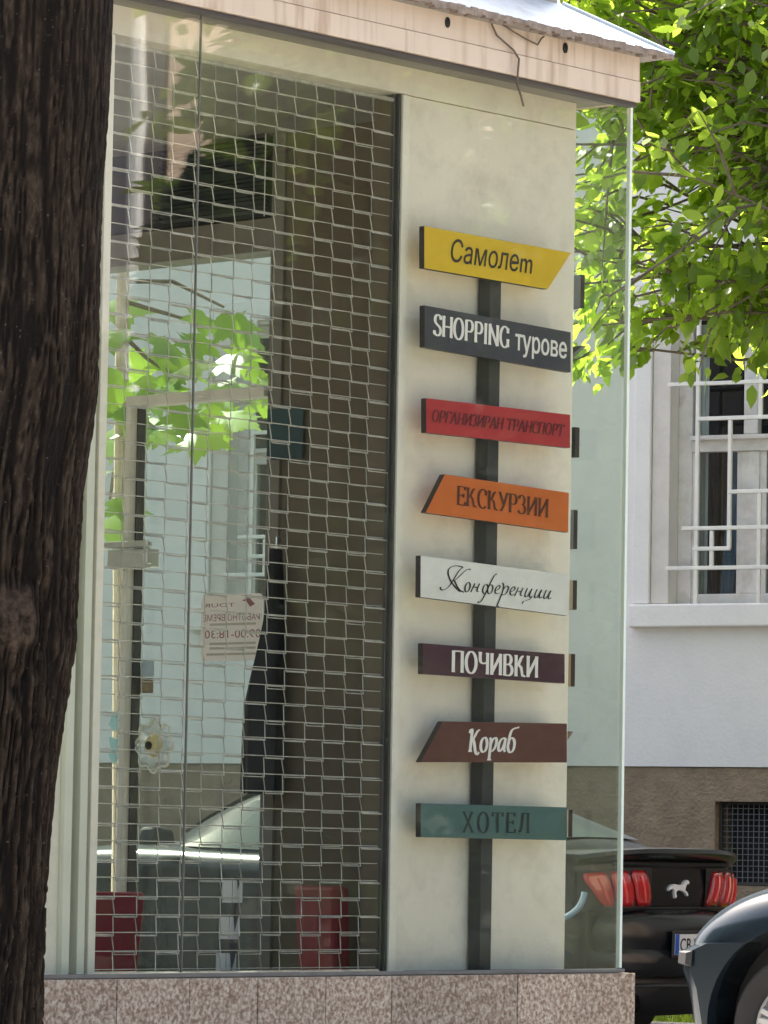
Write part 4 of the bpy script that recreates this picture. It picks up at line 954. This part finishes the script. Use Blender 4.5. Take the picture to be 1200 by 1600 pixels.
# tail: deck lip, tail panel, lamps, bumper, diffuser
plan = lambda t: 0.15 * abs(t) ** 4
lateral([(.05, 1.10), (-.02, 1.115), (-.045, 1.145), (-.035, 1.168), (.02, 1.172), (.16, 1.160), (.34, 1.142), (.34, 1.08)], .885, lambda t: .19 * abs(t) ** 4, drop=.05).build('spoiler', 'car_black', car, smooth=True, sharp=50)
lateral([(.035, 1.085), (.05, 1.11), (.3, 1.11), (.3, .80), (.03, .80), (.02, .94)], .89, plan, drop=.03).build('tail_panel', 'car_black', car, smooth=True, sharp=50)
lateral([(.022, 1.062), (.012, 1.075), (.02, 1.088), (.06, 1.088), (.06, 1.06)], .64, lambda t: plan(t * .72)).build('tail_trim', 'car_trim', car, smooth=True)
for s in (-1, 1):
    for k in range(3):
        y0_ = .315 + k * .166; y1_ = y0_ + (.140, .145, .150)[k]
        rws = []
        for q, z in enumerate(np.linspace(.845, 1.040, 9)):
            f = q / 8; sl_ = .070 * f ** .8; rnd = 0.0
            top_in = .014 * max(0, (abs(f - .5) * 2) ** 6)
            yo = y1_ - (.075 * (1 - f) ** 1.5 if k == 2 else 0) - top_in; yi = y0_ + top_in
            bulge = .016 * math.sin(math.pi * f)
            rws.append([Vector((.012 - bulge + plan((y + sl_) / .89) + .006, s * (y + sl_), z - .03 * ((y + sl_) / .89) ** 3.5)) for y in [yi + (yo - yi) * m / 6 for m in range(7)]])
        o = MB().grid(rws).build('tail_light', 'tail_red', car, smooth=True)
        sd_ = o.modifiers.new('t', 'SOLIDIFY'); sd_.thickness = .03; sd_.offset = 0
        # brighter rib inside each lamp
        mid = [(r[3] + Vector((-.017, 0, 0))) for r in rws[1:-1]]
        MB().tube(mid, .010, 6).build('lamp_rib', 'tail_rib', car, smooth=True)
    rws = [[Vector((.012 + plan(y / .89), s * y, z - .03 * (y / .89) ** 3.5)) for y in [.31 + .575 * q / 12 for q in range(13)]] for z in (.83, .94, 1.06)]
    MB().grid(rws).build('lamp_backing', 'car_trim', car, smooth=True)
    pth = [Vector((.31 - .20 * math.cos(a), s * (.885 + .030 * math.sin(a)), .90 - .15 * math.sin(a))) for a in [rad(q) for q in range(-5, 96, 10)]]
    if s > 0: MB().tube(pth, .019, 8).build('side_marker', 'side_marker', car, smooth=True)
lateral([(.04, .825), (-.03, .81), (-.075, .77), (-.10, .70), (-.095, .64), (-.085, .60), (-.115, .565), (-.115, .50), (-.09, .455), (-.05, .44), (.35, .44), (.35, .825)], .925, lambda t: .36 * abs(t) ** 2.7).build('rear_bumper', 'car_black', car, smooth=True, sharp=40)
lateral([(-.03, .438), (-.045, .40), (-.02, .30), (.05, .22), (.4, .20), (.4, .438)], .86, lambda t: .34 * abs(t) ** 2.7).build('diffuser', 'car_trim', car, smooth=True)
lateral([(-.062, .41), (-.07, .40), (-.062, .39), (-.05, .40)], .60, lambda t: .34 * abs(t * .7) ** 2.7).build('bumper_trim', 'chrome', car, smooth=True)
for s in (-1, 1): MB().tube([(-.05, s * .55, .30), (.2, s * .55, .30)], .05, 16, cap=False).build('exhaust', 'chrome', car, smooth=True)
MB().tube([(.06, -.80, .833), (-.02, -.5, .833), (-.035, 0, .833), (-.02, .5, .833), (.06, .80, .833)], .004, 5).build('panel_gap', 'car_trim', car)
# plate
pt = bpy.data.objects.new('number_plate', None); COL.objects.link(pt); pt.parent = car; pt.location = (-.118, 0, .575)
box('plate_holder', 'car_trim', pt, -.004, .012, -.275, .275, -.02, .135, bevel=.01)
box('plate', 'plate_white', pt, -.0065, -.0045, -.26, .26, 0, .115)
box('band', 'plate_blue', pt, -.0075, -.0066, .215, .259, .001, .114)
link('lettering', text_mesh('CB 2', 'lettering', 'ink_black', Vector((-.0067, .205, .02)), Vector((0, -1, 0)), Vector((0, 0, 1)), Vector((-1, 0, 0)), .20, .075, bold=.003), pt)
# running horse emblem, a small chrome silhouette
hs = [(-.62, .10), (-.50, .16), (-.30, .18), (-.10, .14), (.20, .16), (.38, .30), (.52, .34), (.64, .26), (.60, .18), (.48, .18), (.40, .06), (.38, -.06), (.52, -.12), (.60, -.24), (.54, -.28), (.42, -.18), (.28, -.12), (.10, -.06), (-.14, -.06), (-.24, -.14), (-.18, -.30), (-.26, -.36), (-.32, -.20), (-.36, -.06), (-.46, .02), (-.60, -.02), (-.72, -.08), (-.74, 0)]
em = MB().prism_yz([(-a * .17, .94 + b * .15) for a, b in hs], .006, .035); em.build('emblem', 'emblem_metal', car)
# mirror
for s in (-1, 1):
    MB().add([(2.93, s * .86, 1.05), (3.07, s * .90, 1.04), (3.09, s * 1.08, 1.06), (2.95, s * 1.09, 1.06), (2.93, s * .90, 1.15), (3.05, s * .92, 1.15), (3.05, s * 1.07, 1.16), (2.94, s * 1.08, 1.17)],
             [(0, 1, 2, 3), (4, 5, 6, 7), (0, 1, 5, 4), (1, 2, 6, 5), (2, 3, 7, 6), (3, 0, 4, 7)]).build('mirror', 'car_trim', car, bevel=.02)
    MB().tube([(1.58, s * .955, .50), (1.60, s * .945, .96)], .004, 5).build('door_gap', 'car_trim', car); MB().tube([(2.96, s * .945, .45), (2.98, s * .94, .98)], .004, 5).build('door_gap', 'car_trim', car)
    box('door_handle', 'car_black', car, 1.68, 1.88, s * .95 - .02, s * .95 + .02, .88, .91, bevel=.008)

# --- blue-grey saloon, only its front wing shows
sed = empty('parked_saloon', 'dark blue grey saloon whose front wing and wheel cover the coupe bumper', 'car')
tip = at_depth(1063, 1495, 20.6)
SA = rad(58); H2 = Vector((-math.sin(SA), math.cos(SA), 0)); L2 = Vector((-math.cos(SA), -math.sin(SA), 0))
SL = 4.6
org2 = Vector((tip.x, tip.y, 0)) - H2 * (SL - .16) - L2 * .80
sed.matrix_world = Matrix(((H2.x, L2.x, 0, org2.x), (H2.y, L2.y, 0, org2.y), (0, 0, 1, 0.012), (0, 0, 0, 1)))
rows = [(.06, .74, .92, .84), (.15, .82, .98, .88), (.5, .87, 1.02, .92), (1.2, .89, 1.02, .93), (2.0, .895, 1.01, .93), (3.0, .895, 1.06, .95), (3.5, .89, 1.05, .94), (3.85, .885, 1.03, .92), (4.10, .87, .985, .86), (4.28, .82, .91, .80), (4.40, .76, .81, .74), (4.46, .70, .72, .68)]
cut = [cyl_y(x, .36, .455, s * .5, s * 1.2) for x in (.95, 3.80) for s in (-1, 1)]
finish(loft([r[0] for r in rows], body_sections(rows, .26)), 'body', 'car_grey', sed, 2, cut)
for x in (.95, 3.80):
    for s in (-1, 1):
        MB().tube([(x, s * .48, .36), (x, s * .62, .36)], .454, 32).build('wheel_arch', 'car_trim', sed); wheel(sed, x, s * .76, .345, s)
pl2 = lambda t: -.26 * abs(t) ** 3.2
finish(lateral([(4.30, .735), (4.52, .725), (4.60, .69), (4.605, .60), (4.57, .52), (4.54, .36), (4.46, .24), (4.2, .24), (4.2, .735)], .885, pl2), 'front_bumper', 'car_grey', sed, 0, [cyl_y(3.80, .36, .455, s * .5, s * 1.2) for s in (-1, 1)])
lateral([(4.585, .69), (4.618, .68), (4.622, .63), (4.59, .62)], .90, pl2).build('rub_strip', 'car_trim', sed, smooth=True)
for s in (-1, 1):
    MB().prism_xz([(4.19, .69), (4.33, .69), (4.33, .63), (4.20, .63)], s * .86, s * .878).build('rub_strip', 'car_grey', sed, bevel=.006)
    MB().add([(4.28, s * .34, .745), (4.47, s * .34, .745), (4.38, s * .66, .745), (4.24, s * .66, .745), (4.24, s * .34, .80), (4.42, s * .34, .80), (4.34, s * .66, .80), (4.20, s * .66, .80)],
             [(0, 1, 2, 3), (4, 5, 6, 7), (0, 1, 5, 4), (1, 2, 6, 5), (2, 3, 7, 6), (3, 0, 4, 7)]).build('headlight', 'lamp_clear', sed, bevel=.01)
gst2 = [.45, .9, 1.3, 1.7, 2.3, 2.7, 3.0, 3.3]; z2 = [1.02, 1.25, 1.40, 1.44, 1.45, 1.40, 1.24, 1.03]
secs = [[(0, .95), (.76, .95), (.78, 1.02), (.70, 1.02 + (z - 1.02) * .5), (.60, max(z - .05, 1.03)), (.5, z - .01), (.3, z + .01), (0, z + .012)] for z in z2]
finish(loft(gst2, secs), 'cabin', 'car_grey', sed, 2)
for s in (-1, 1):
    MB().add([(1.0, s * .785, 1.05), (2.95, s * .785, 1.05), (2.55, s * .655, 1.36), (1.4, s * .655, 1.36)], [(0, 1, 2, 3)]).build('side_window', 'car_glass', sed)

# ================================================================== TREES
LEAF_V = np.array([(0, 0, 0), (-.30, .28, .05), (.30, .28, .05), (-.27, .62, .04), (.27, .62, .04), (0, .34, -.02), (0, .66, -.03), (0, 1.0, -.12)])
LEAF_F = [(0, 5, 1), (0, 2, 5), (5, 6, 3, 1), (5, 2, 4, 6), (6, 7, 3), (6, 4, 7)]
def leaf_frames(pos, axis, size, droop=0.5):
    """random orthonormal frames: leaf blade pointing along axis with droop"""
    n = len(pos)
    d = axis + rng.normal(0, .55, (n, 3)); d[:, 2] -= droop * rng.random(n) * 1.4; d /= np.linalg.norm(d, axis=1)[:, None]
    up = np.tile([0, 0, 1.0], (n, 1)) + rng.normal(0, .45, (n, 3)); s = np.cross(d, up); s /= np.linalg.norm(s, axis=1)[:, None] + 1e-9
    u = np.cross(s, d); return s, d, u, size * rng.uniform(.5, 1.35, n)
def leaves_mesh(name, m, pos, s, d, u, sz, V=LEAF_V, FC=LEAF_F):
    k = len(V); s = s * rng.uniform(.75, 1.3, len(pos))[:, None]; u = u * rng.uniform(-.6, 2.6, len(pos))[:, None]
    P = pos[:, None, :] + sz[:, None, None] * (V[None, :, 0:1] * s[:, None, :] + V[None, :, 1:2] * d[:, None, :] + V[None, :, 2:3] * u[:, None, :])
    me = bpy.data.meshes.new(name); n = len(pos)
    loops = np.concatenate([np.array(f) for f in FC]); tot = np.array([len(f) for f in FC])
    me.vertices.add(n * k); me.vertices.foreach_set('co', P.reshape(-1).astype(np.float32))
    al = (loops[None, :] + (np.arange(n) * k)[:, None]).reshape(-1); me.loops.add(len(al)); me.loops.foreach_set('vertex_index', al.astype(np.int32))
    tt = np.tile(tot, n); me.polygons.add(len(tt)); me.polygons.foreach_set('loop_start', np.concatenate([[0], np.cumsum(tt)[:-1]]).astype(np.int32))
    me.update(calc_edges=True)
    at = me.attributes.new('lv', 'FLOAT', 'POINT'); at.data.foreach_set('value', np.repeat(rng.random(n), k).astype(np.float32))
    me.materials.append(MATS[m]); me.polygons.foreach_set('use_smooth', [True] * len(me.polygons)); return me
def branchy(root, trunk_pts, trunk_r, n_limbs, center, radii, seed, bark, twigs=6, limb_r=.05, keep=None, power=2, extra=(), nleaf=14):
    """trunk, limbs into an ellipsoid crown and twigs; returns leaf anchor points with directions"""
    rs = np.random.default_rng(seed)
    MB().tube(trunk_pts, trunk_r, 14).build('trunk', bark, root, smooth=True)
    anchors, dirs = [], []; lm = MB(); top = np.array(trunk_pts[-1]); t0 = np.array(trunk_pts[-2])
    for i in range(n_limbs + len(extra)):
        v = rs.normal(0, 1, 3); v /= (np.abs(v) ** power).sum() ** (1 / power); rr_ = rs.uniform(.3, 1.0) ** .6
        end = np.array(center) + v * np.array(radii) * rr_ if i < n_limbs else np.array(extra[i - n_limbs])
        st_ = t0 + (top - t0) * rs.random(); mid = (st_ + end) / 2 + np.array([0, 0, rs.uniform(.05, .35)]) + rs.normal(0, .12, 3)
        path = [st_, st_ * .55 + mid * .45 + rs.normal(0, .05, 3), mid, mid * .45 + end * .55 + rs.normal(0, .06, 3), end]
        if keep is None or keep(end): lm.tube([Vector(p) for p in path], [limb_r, limb_r * .8, limb_r * .55, limb_r * .35, .006], 7)
        for j in range(twigs):
            f = rs.uniform(.3, 1.0) * 4; a = int(min(f, 3)); q = path[a] * (1 - (f - a)) + path[a + 1] * (f - a)
            dv = (end - st_) / (np.linalg.norm(end - st_) + 1e-6) + rs.normal(0, .8, 3); dv[2] -= .15; dv /= np.linalg.norm(dv)
            L = rs.uniform(.35, .75) * (1 if i < n_limbs else .6); e = q + dv * L; e[2] -= .10 * L; m_ = (q + e) / 2 + np.array([0, 0, .05])
            if keep is None or keep(e): lm.tube([Vector(q), Vector(m_), Vector(e)], [.010, .007, .003], 4)
            for k in range(nleaf):
                t = rs.uniform(.15, 1.05); anchors.append(q * (1 - t) ** 2 + 2 * m_ * t * (1 - t) + e * t * t + rs.normal(0, .045, 3)); dirs.append(dv)
    lm.build('limbs', bark, root, smooth=True)
    return np.array(anchors), np.array(dirs)

# --- broadleaf tree over the parked cars
tr = empty('street_tree', 'bright green broadleaf tree hanging over the parked cars', 'tree', (4.6, 24.3, 0))
base = np.array([4.6, 24.3, 0])
EXTRA = [(905, 480, 23.6), (930, 545, 23.9), (950, 500, 23.2), (960, 575, 24.2), (900, 530, 24.6), (925, 440, 23.4), (975, 530, 23.7), (1005, 560, 24.0), (1050, 575, 23.8), (1110, 560, 23.5), (1160, 575, 23.9), (1195, 560, 23.6), (880, 430, 24.0), (915, 590, 24.3), (985, 470, 24.4), (940, 400, 24.5), (900, 380, 23.5), (1080, 520, 24.4), (1180, 500, 24.4)]
tp = [Vector((0, 0, 0)), Vector((.05, 0, 1.2)), Vector((0, .05, 2.4)), Vector((-.15, 0, 3.4)), Vector((-.45, -.1, 5.2))]
A, D = branchy(tr, tp, [.20, .16, .145, .13, .08], 280, (-1.35, -.3, 5.6), (3.05, 1.2, 1.35), 11, 'twig_bark', 10, .024, power=6, nleaf=19, extra=[np.array(at_depth(px, py - (62 if px > 970 else 36), Y_)) - base for px, py, Y_ in EXTRA])
Wd = A + base
pxs = 600 + FPX * (Wd[:, 0] * RR.x + Wd[:, 1] * RR.y + (Wd[:, 2] - EYE) * RR.z) / (Wd[:, 0] * F.x + Wd[:, 1] * F.y + (Wd[:, 2] - EYE) * F.z)
pys = 800 - FPX * (Wd[:, 0] * UU.x + Wd[:, 1] * UU.y + (Wd[:, 2] - EYE) * UU.z) / (Wd[:, 0] * F.x + Wd[:, 1] * F.y + (Wd[:, 2] - EYE) * F.z)
s_, d_, u_, z_ = leaf_frames(A, D, .104, .9)
vis = (pxs > 1000) & (pxs < 1205) & (pys > -10) & (pys < 640)
idx = np.where(vis)[0]; idx = idx[np.argsort(Wd[idx, 1])][:300]
rest = np.ones(len(A), bool); rest[idx] = False
lm1 = leaves_mesh('leaf', 'leaf', np.zeros((1, 3)), np.array([[1., 0, 0]]), np.array([[0, 1., 0]]), np.array([[0, 0, 1.]]), np.array([1.]))
for i in idx:
    o = bpy.data.objects.new('leaf', lm1); COL.objects.link(o); o.parent = tr
    M = Matrix(((*(s_[i] * z_[i]).tolist()[0:1], d_[i][0] * z_[i], u_[i][0] * z_[i], A[i][0]), (s_[i][1] * z_[i], d_[i][1] * z_[i], u_[i][1] * z_[i], A[i][1]), (s_[i][2] * z_[i], d_[i][2] * z_[i], u_[i][2] * z_[i], A[i][2]), (0, 0, 0, 1)))
    o.matrix_local = M
o = link('crown', leaves_mesh('crown', 'leaf', A[rest], s_[rest], d_[rest], u_[rest], z_[rest]), tr); o['kind'] = 'stuff'

# --- young maple behind the side door
MAP = []
for lobe, L in ((-118, .62), (-58, .90), (0, 1.0), (58, .90), (118, .62)):
    for da, k in ((-24, .50), (-13, .72), (-9, .66), (0, 1.0), (9, .66), (13, .72)):
        a = rad(lobe + da); r_ = L * k; MAP.append((r_ * math.sin(a), .38 + r_ * .62 * math.cos(a), -.10 * r_ * r_))
MAP.append((0.06, .12, 0)); MAP.insert(0, (-.06, .12, 0))
mv = [(0, .34, .03)] + MAP; MVN = np.array(mv); MFN = [(0, i, i + 1) for i in range(1, len(MAP))] + [(0, len(MAP), 1)]
mp0 = at_depth(188, 1200, 18.3); mp = empty('young_maple', 'young maple with large lobed leaves seen through the side door', 'tree', (mp0.x, mp0.y, 0))
tk = [Vector((at_depth(px, py, 18.3).x - mp0.x, 0, at_depth(px, py, 18.3).z)) for px, py in ((186, 1600), (188, 1300), (188, 900), (190, 600), (192, 420))]
tk[0].z = 0
MB().tube([*tk, Vector((tk[-1].x + .05, 0, 4.2)), Vector((tk[-1].x - .05, .05, 5.2))], [.04, .034, .031, .029, .026, .02, .008], 10).build('trunk', 'sapling_bark', mp, smooth=True)
lmM = leaves_mesh('leaf', 'maple', np.zeros((1, 3)), np.array([[1., 0, 0]]), np.array([[0, 1., 0]]), np.array([[0, 0, 1.]]), np.array([1.]), MVN, MFN)
bl = MB()
for pts_ in (((190, 470), (260, 490), (330, 510), (400, 540)), ((189, 520), (230, 560), (290, 600)), ((191, 440), (270, 440), (350, 480)), ((190, 700), (178, 740), (172, 780))):
    bl.tube([at_depth(px, py, 18.3 + 0.1 * i) - Vector((mp0.x, mp0.y, 0)) for i, (px, py) in enumerate(pts_)], [.011, .009, .006, .004][:len(pts_)], 5)
bl.build('limbs', 'twig_bark', mp, smooth=True)
spots = [(350, 500), (385, 530), (320, 540), (345, 575), (395, 580), (400, 620), (360, 620), (300, 590), (270, 560), (230, 560), (200, 560), (185, 590), (215, 600), (250, 620), (280, 640), (240, 660), (275, 680), (300, 660), (320, 690), (200, 640), (180, 640), (190, 680), (215, 670), (340, 640), (380, 650), (290, 540), (310, 500), (178, 478), (172, 740), (178, 790), (182, 815), (172, 530), (420, 560), (430, 600), (150, 600), (140, 560), (230, 530), (330, 610), (260, 590), (365, 545)]
for px, py in spots:
    p = at_depth(px + random.uniform(-8, 8), py + random.uniform(-8, 8) - 20, 18.3 + random.uniform(-.25, .35)) - Vector((mp0.x, mp0.y, 0))
    o = bpy.data.objects.new('leaf', lmM); COL.objects.link(o); o.parent = mp; o.location = p
    sz = random.uniform(.19, .27); o.scale = (sz, sz, sz); o.rotation_euler = (rad(random.uniform(-70, -25)), rad(random.uniform(-30, 30)), rad(random.uniform(130, 250)))
cr = np.array([[random.uniform(-.9, .8), random.uniform(-.7, .7), random.uniform(4.0, 6.0)] for _ in range(500)])
s2, d2, u2, z2_ = leaf_frames(cr, rng.normal(0, 1, (500, 3)), .22, .6)
o = link('crown', leaves_mesh('crown', 'maple', cr, s2, d2, u2, z2_, MVN, MFN), mp); o['kind'] = 'stuff'

# --- big dark trunk close to the lens
TY = 10.4
edge = [(-900, 215), (-400, 190), (0, 176), (160, 170), (320, 160), (480, 155), (600, 150), (680, 138), (760, 124), (860, 119), (1000, 116), (1100, 104), (1200, 92), (1300, 84), (1400, 78), (1500, 72), (1600, 67), (1800, 60), (1860, 58)]
e3 = [at_depth(px, py, TY) for py, px in edge]
zs_ = np.array([p.z for p in e3])[::-1]; xs_ = np.array([p.x for p in e3])[::-1]
tb = empty('street_tree', 'dark rough barked tree trunk standing in front of the shop window', 'tree', (xs_[0] - .2, TY, 0))
mb = MB(); NA, NZ = 240, 640; rws = []; ridge = []
zz_ = np.linspace(-0.05, 4.35, NZ)
kp = at_depth(28, 975, TY)
sm = lambda x, a, b: (lambda t: t * t * (3 - 2 * t))(min(1, max(0, (x - a) / (b - a))))
for z in zz_:
    xe = float(np.interp(z, zs_, xs_)); R_ = .195 + .05 * max(0, (.5 - z)) ** 1.5 + .02 * max(0, z - 2.6)
    cx = xe - R_; rw = []
    low = 1 / (1 + math.exp((z - 2.3) * 3.5))
    for k in range(NA):
        a = 2 * math.pi * k / NA; ca, sa = math.cos(a), math.sin(a)
        wx = noise.noise(Vector((ca * 3, sa * 3, z * 5))) * .9; w1 = noise.noise(Vector((ca * 2, sa * 2, z * 1.3)))
        n1 = noise.noise(Vector((ca * 11 + wx, sa * 11 + wx, z * 2.2))); n2 = noise.noise(Vector((ca * 24 - wx, sa * 24, z * 6 + 7))); n3 = noise.noise(Vector((ca * 7, sa * 7 + wx, z * 22)))
        c1 = sm(1 - 2.6 * abs(n1), .45, .85); c2 = sm(1 - 2.8 * abs(n2), .5, .9); c3 = sm(1 - 4 * abs(n3), .6, 1.0) * sm(n2, -.2, .3)
        f3 = noise.noise(Vector((ca * 45, sa * 45, z * 38)))
        crack = min(1, c1 + .55 * c2 + .35 * c3)
        h = -(.0025 + .0095 * low) * crack + .003 * f3 + .014 * w1
        dx_, dz_ = (cx + R_ * ca) - kp.x, z - kp.z
        if sa < 0:
            q_ = (dx_ / .060) ** 2 + (dz_ / .10) ** 2 + .9 * w1 + .6 * n1 + .5 * noise.noise(Vector((dx_ * 22, dz_ * 22, 3)))
            g = math.exp(-max(q_, 0) ** 1.5); h = h * (1 - .7 * g) + .010 * g - .016 * math.exp(-(q_ - 1.7) ** 2 * 2.5)
            g2 = g
        else: g2 = 0
        ridge.append((1 - crack, g2))
        rw.append(Vector((cx + (R_ + h) * ca - (xs_[0] - .2), (R_ + h) * sa, z)))
    ridge.append(ridge[-NA])
    rws.append(rw + [rw[0]])
mb.grid(rws); me = mb.mesh('trunk', 'bark', True, 60)
ka_ = me.attributes.new('knot', 'FLOAT', 'POINT'); ka_.data.foreach_set('value', [r[1] for r in ridge])
kr_ = me.attributes.new('ridge', 'FLOAT', 'POINT'); kr_.data.foreach_set('value', [r[0] for r in ridge])
link('trunk', me, tb)
A2, D2 = branchy(tb, [Vector((rws[-1][0].x - .2, 0, 4.3)), Vector((rws[-1][0].x - .15, 0, 5.0)), Vector((rws[-1][0].x - .1, 0, 6.0))], [.16, .13, .06], 40, (0, 0, 6.6), (2.4, 2.4, 1.6), 5, 'twig_bark', 6, .05)
s2, d2, u2, z2_ = leaf_frames(A2, D2, .16, .6)
o = link('crown', leaves_mesh('crown', 'leaf', A2, s2, d2, u2, z2_), tb); o['kind'] = 'stuff'

# ================================================================== WHAT THE GLASS MIRRORS (to the right of the picture)
NG = -W
def mirrored(px, py, X):
    """where the ray through a photo pixel lands on the plane x = X after bouncing off the front glass"""
    hit = at_plane(px, py, O, W); r = ray(px, py); r = r - NG * (2 * r.dot(NG)); k = (X - hit.x) / r.x; return hit + r * k
XB = 19.0
ya = mirrored(150, 400, XB).y; yb = mirrored(258, 400, XB).y; yc = mirrored(640, 400, XB).y
hb_ = empty('corner_house', 'tall beige and lilac house across the street, mirrored in the glass', 'house', (XB, yb, 0))
ylo, yhi = min(ya, yb), max(ya, yb)
box('wall', 'house_lilac', hb_, 0, 6, min(ya - yb, 0) - 6, -.02 if ya < yb else 6, 0, 13) if ya < yb else box('wall', 'house_lilac', hb_, 0, 6, .02, 8, 0, 13)
box('wall', 'house_beige', hb_, -.3, 6, 0, 14, 0, 14) if ya < yb else box('wall', 'house_beige', hb_, -.3, 6, -14, 0, 0, 14)
yp = mirrored(215, 200, XB).y - yb
MB().tube([(-.12, yp, 0), (-.12, yp, 13)], .07, 10).build('downpipe', 'pipe_white', hb_, smooth=True)
def evergreen(x, y, h, r, seed, lab):
    rs = np.random.default_rng(seed); t_ = empty('added_evergreen', lab, 'tree', (x, y, 0), group='evergreens added across the corner')
    MB().tube([Vector((0, 0, 0)), Vector((0, 0, h * .5)), Vector((0, 0, h * .92))], [.09, .07, .02], 8).build('trunk', 'bark', t_, smooth=True)
    n = 7000; z = rs.random(n) ** .85 * h; pr = r * np.clip(1.25 * np.sqrt(np.clip(1 - z / h, 0, 1)) , 0, 1) * (1 + .22 * np.sin(z * 5 + rs.random() * 6))
    a = rs.uniform(0, 6.283, n); q = pr * rs.random(n) ** .35
    P = np.stack([q * np.cos(a), q * np.sin(a), z + .1], 1); Dv = np.stack([np.cos(a) * .4, np.sin(a) * .4, np.full(n, 1.2)], 1)
    s3, d3, u3, z3 = leaf_frames(P, Dv, .17, .2)
    o = link('crown', leaves_mesh('crown', 'needles', P, s3, d3, u3, z3), t_); o['kind'] = 'stuff'
for k, (x, y, h, r) in enumerate(((6.2, 12.7, 3.7, .62), (6.6, 13.55, 4.0, .62), (6.0, 14.3, 4.25, .7), (6.5, 15.2, 4.1, .7), (6.1, 16.1, 4.0, .7), (6.4, 17.0, 4.2, .7))):  # row added so the lower glass mirrors something dark, not sunlit ground
    evergreen(x, y, h, r, 40 + k, 'dark conical evergreen added across the corner to darken the reflection, ' + ('shortest and at the near end of the row', 'second in the row from the short one', 'tallest of the row', 'next beyond the tallest one', 'second beyond the tallest one', 'at the far end of the row')[k])
for k, (tx, ty, cz, rx, ry, rz, nl) in enumerate(((12.5, 0, 6.4, 1.2, .7, 2.0, 50), (10.5, 3.4, 4.6, 1.2, .9, 1.8, 40))):
    yy = mirrored((520, 470)[k], 300, tx).y + (0, 1.2)[k]
    t_ = empty('street_tree', ('dark leafy tree across the street, mirrored in the upper glass', 'lower dark leafy tree beside the first, mirrored in the glass')[k], 'tree', (tx, yy, 0))
    A3, D3 = branchy(t_, [Vector((0, 0, 0)), Vector((.05, 0, 1.5)), Vector((0, .1, 3)), Vector((0, 0, cz + .5))], [.2, .17, .14, .08], nl, (0, 0, cz), (rx, ry, rz), 21 + k, 'twig_bark', 6, .06)
    s3, d3, u3, z3 = leaf_frames(A3, D3, .19, .7)
    o = link('crown', leaves_mesh('crown', ('leaf', 'leaf_dark')[k], A3, s3, d3, u3, z3), t_); o['kind'] = 'stuff'

hl = empty('added_house', 'grey rendered house added out of view to darken the reflection in the car sides', 'house', (-15, 6, 0))  # unseen house, added to darken what the car sides reflect
wh_ = [(4.0 + 3 * i, 5.2 + 3 * i, z, z + 1.7) for i in range(6) for z in (1.4, 4.6)]
hw_ = MB()
for a, b, c, d in wall_cells(0, 24, 0, 7.5, wh_): hw_.box(-.3, 0, a, b, c, d)
hw_.build('wall', 'house_grey', hl)
for a, b, c, d in wh_: box('window', 'car_glass', hl, -.22, -.2, a, b, c, d)
box('back_wall', 'house_grey', hl, -6, -5.8, 0, 24, 0, 7.5)
MB().prism_xz([(.3, 7.5), (-3, 9.0), (-6.3, 7.5)], -.2, 24.2).build('roof', 'roof_edge', hl)
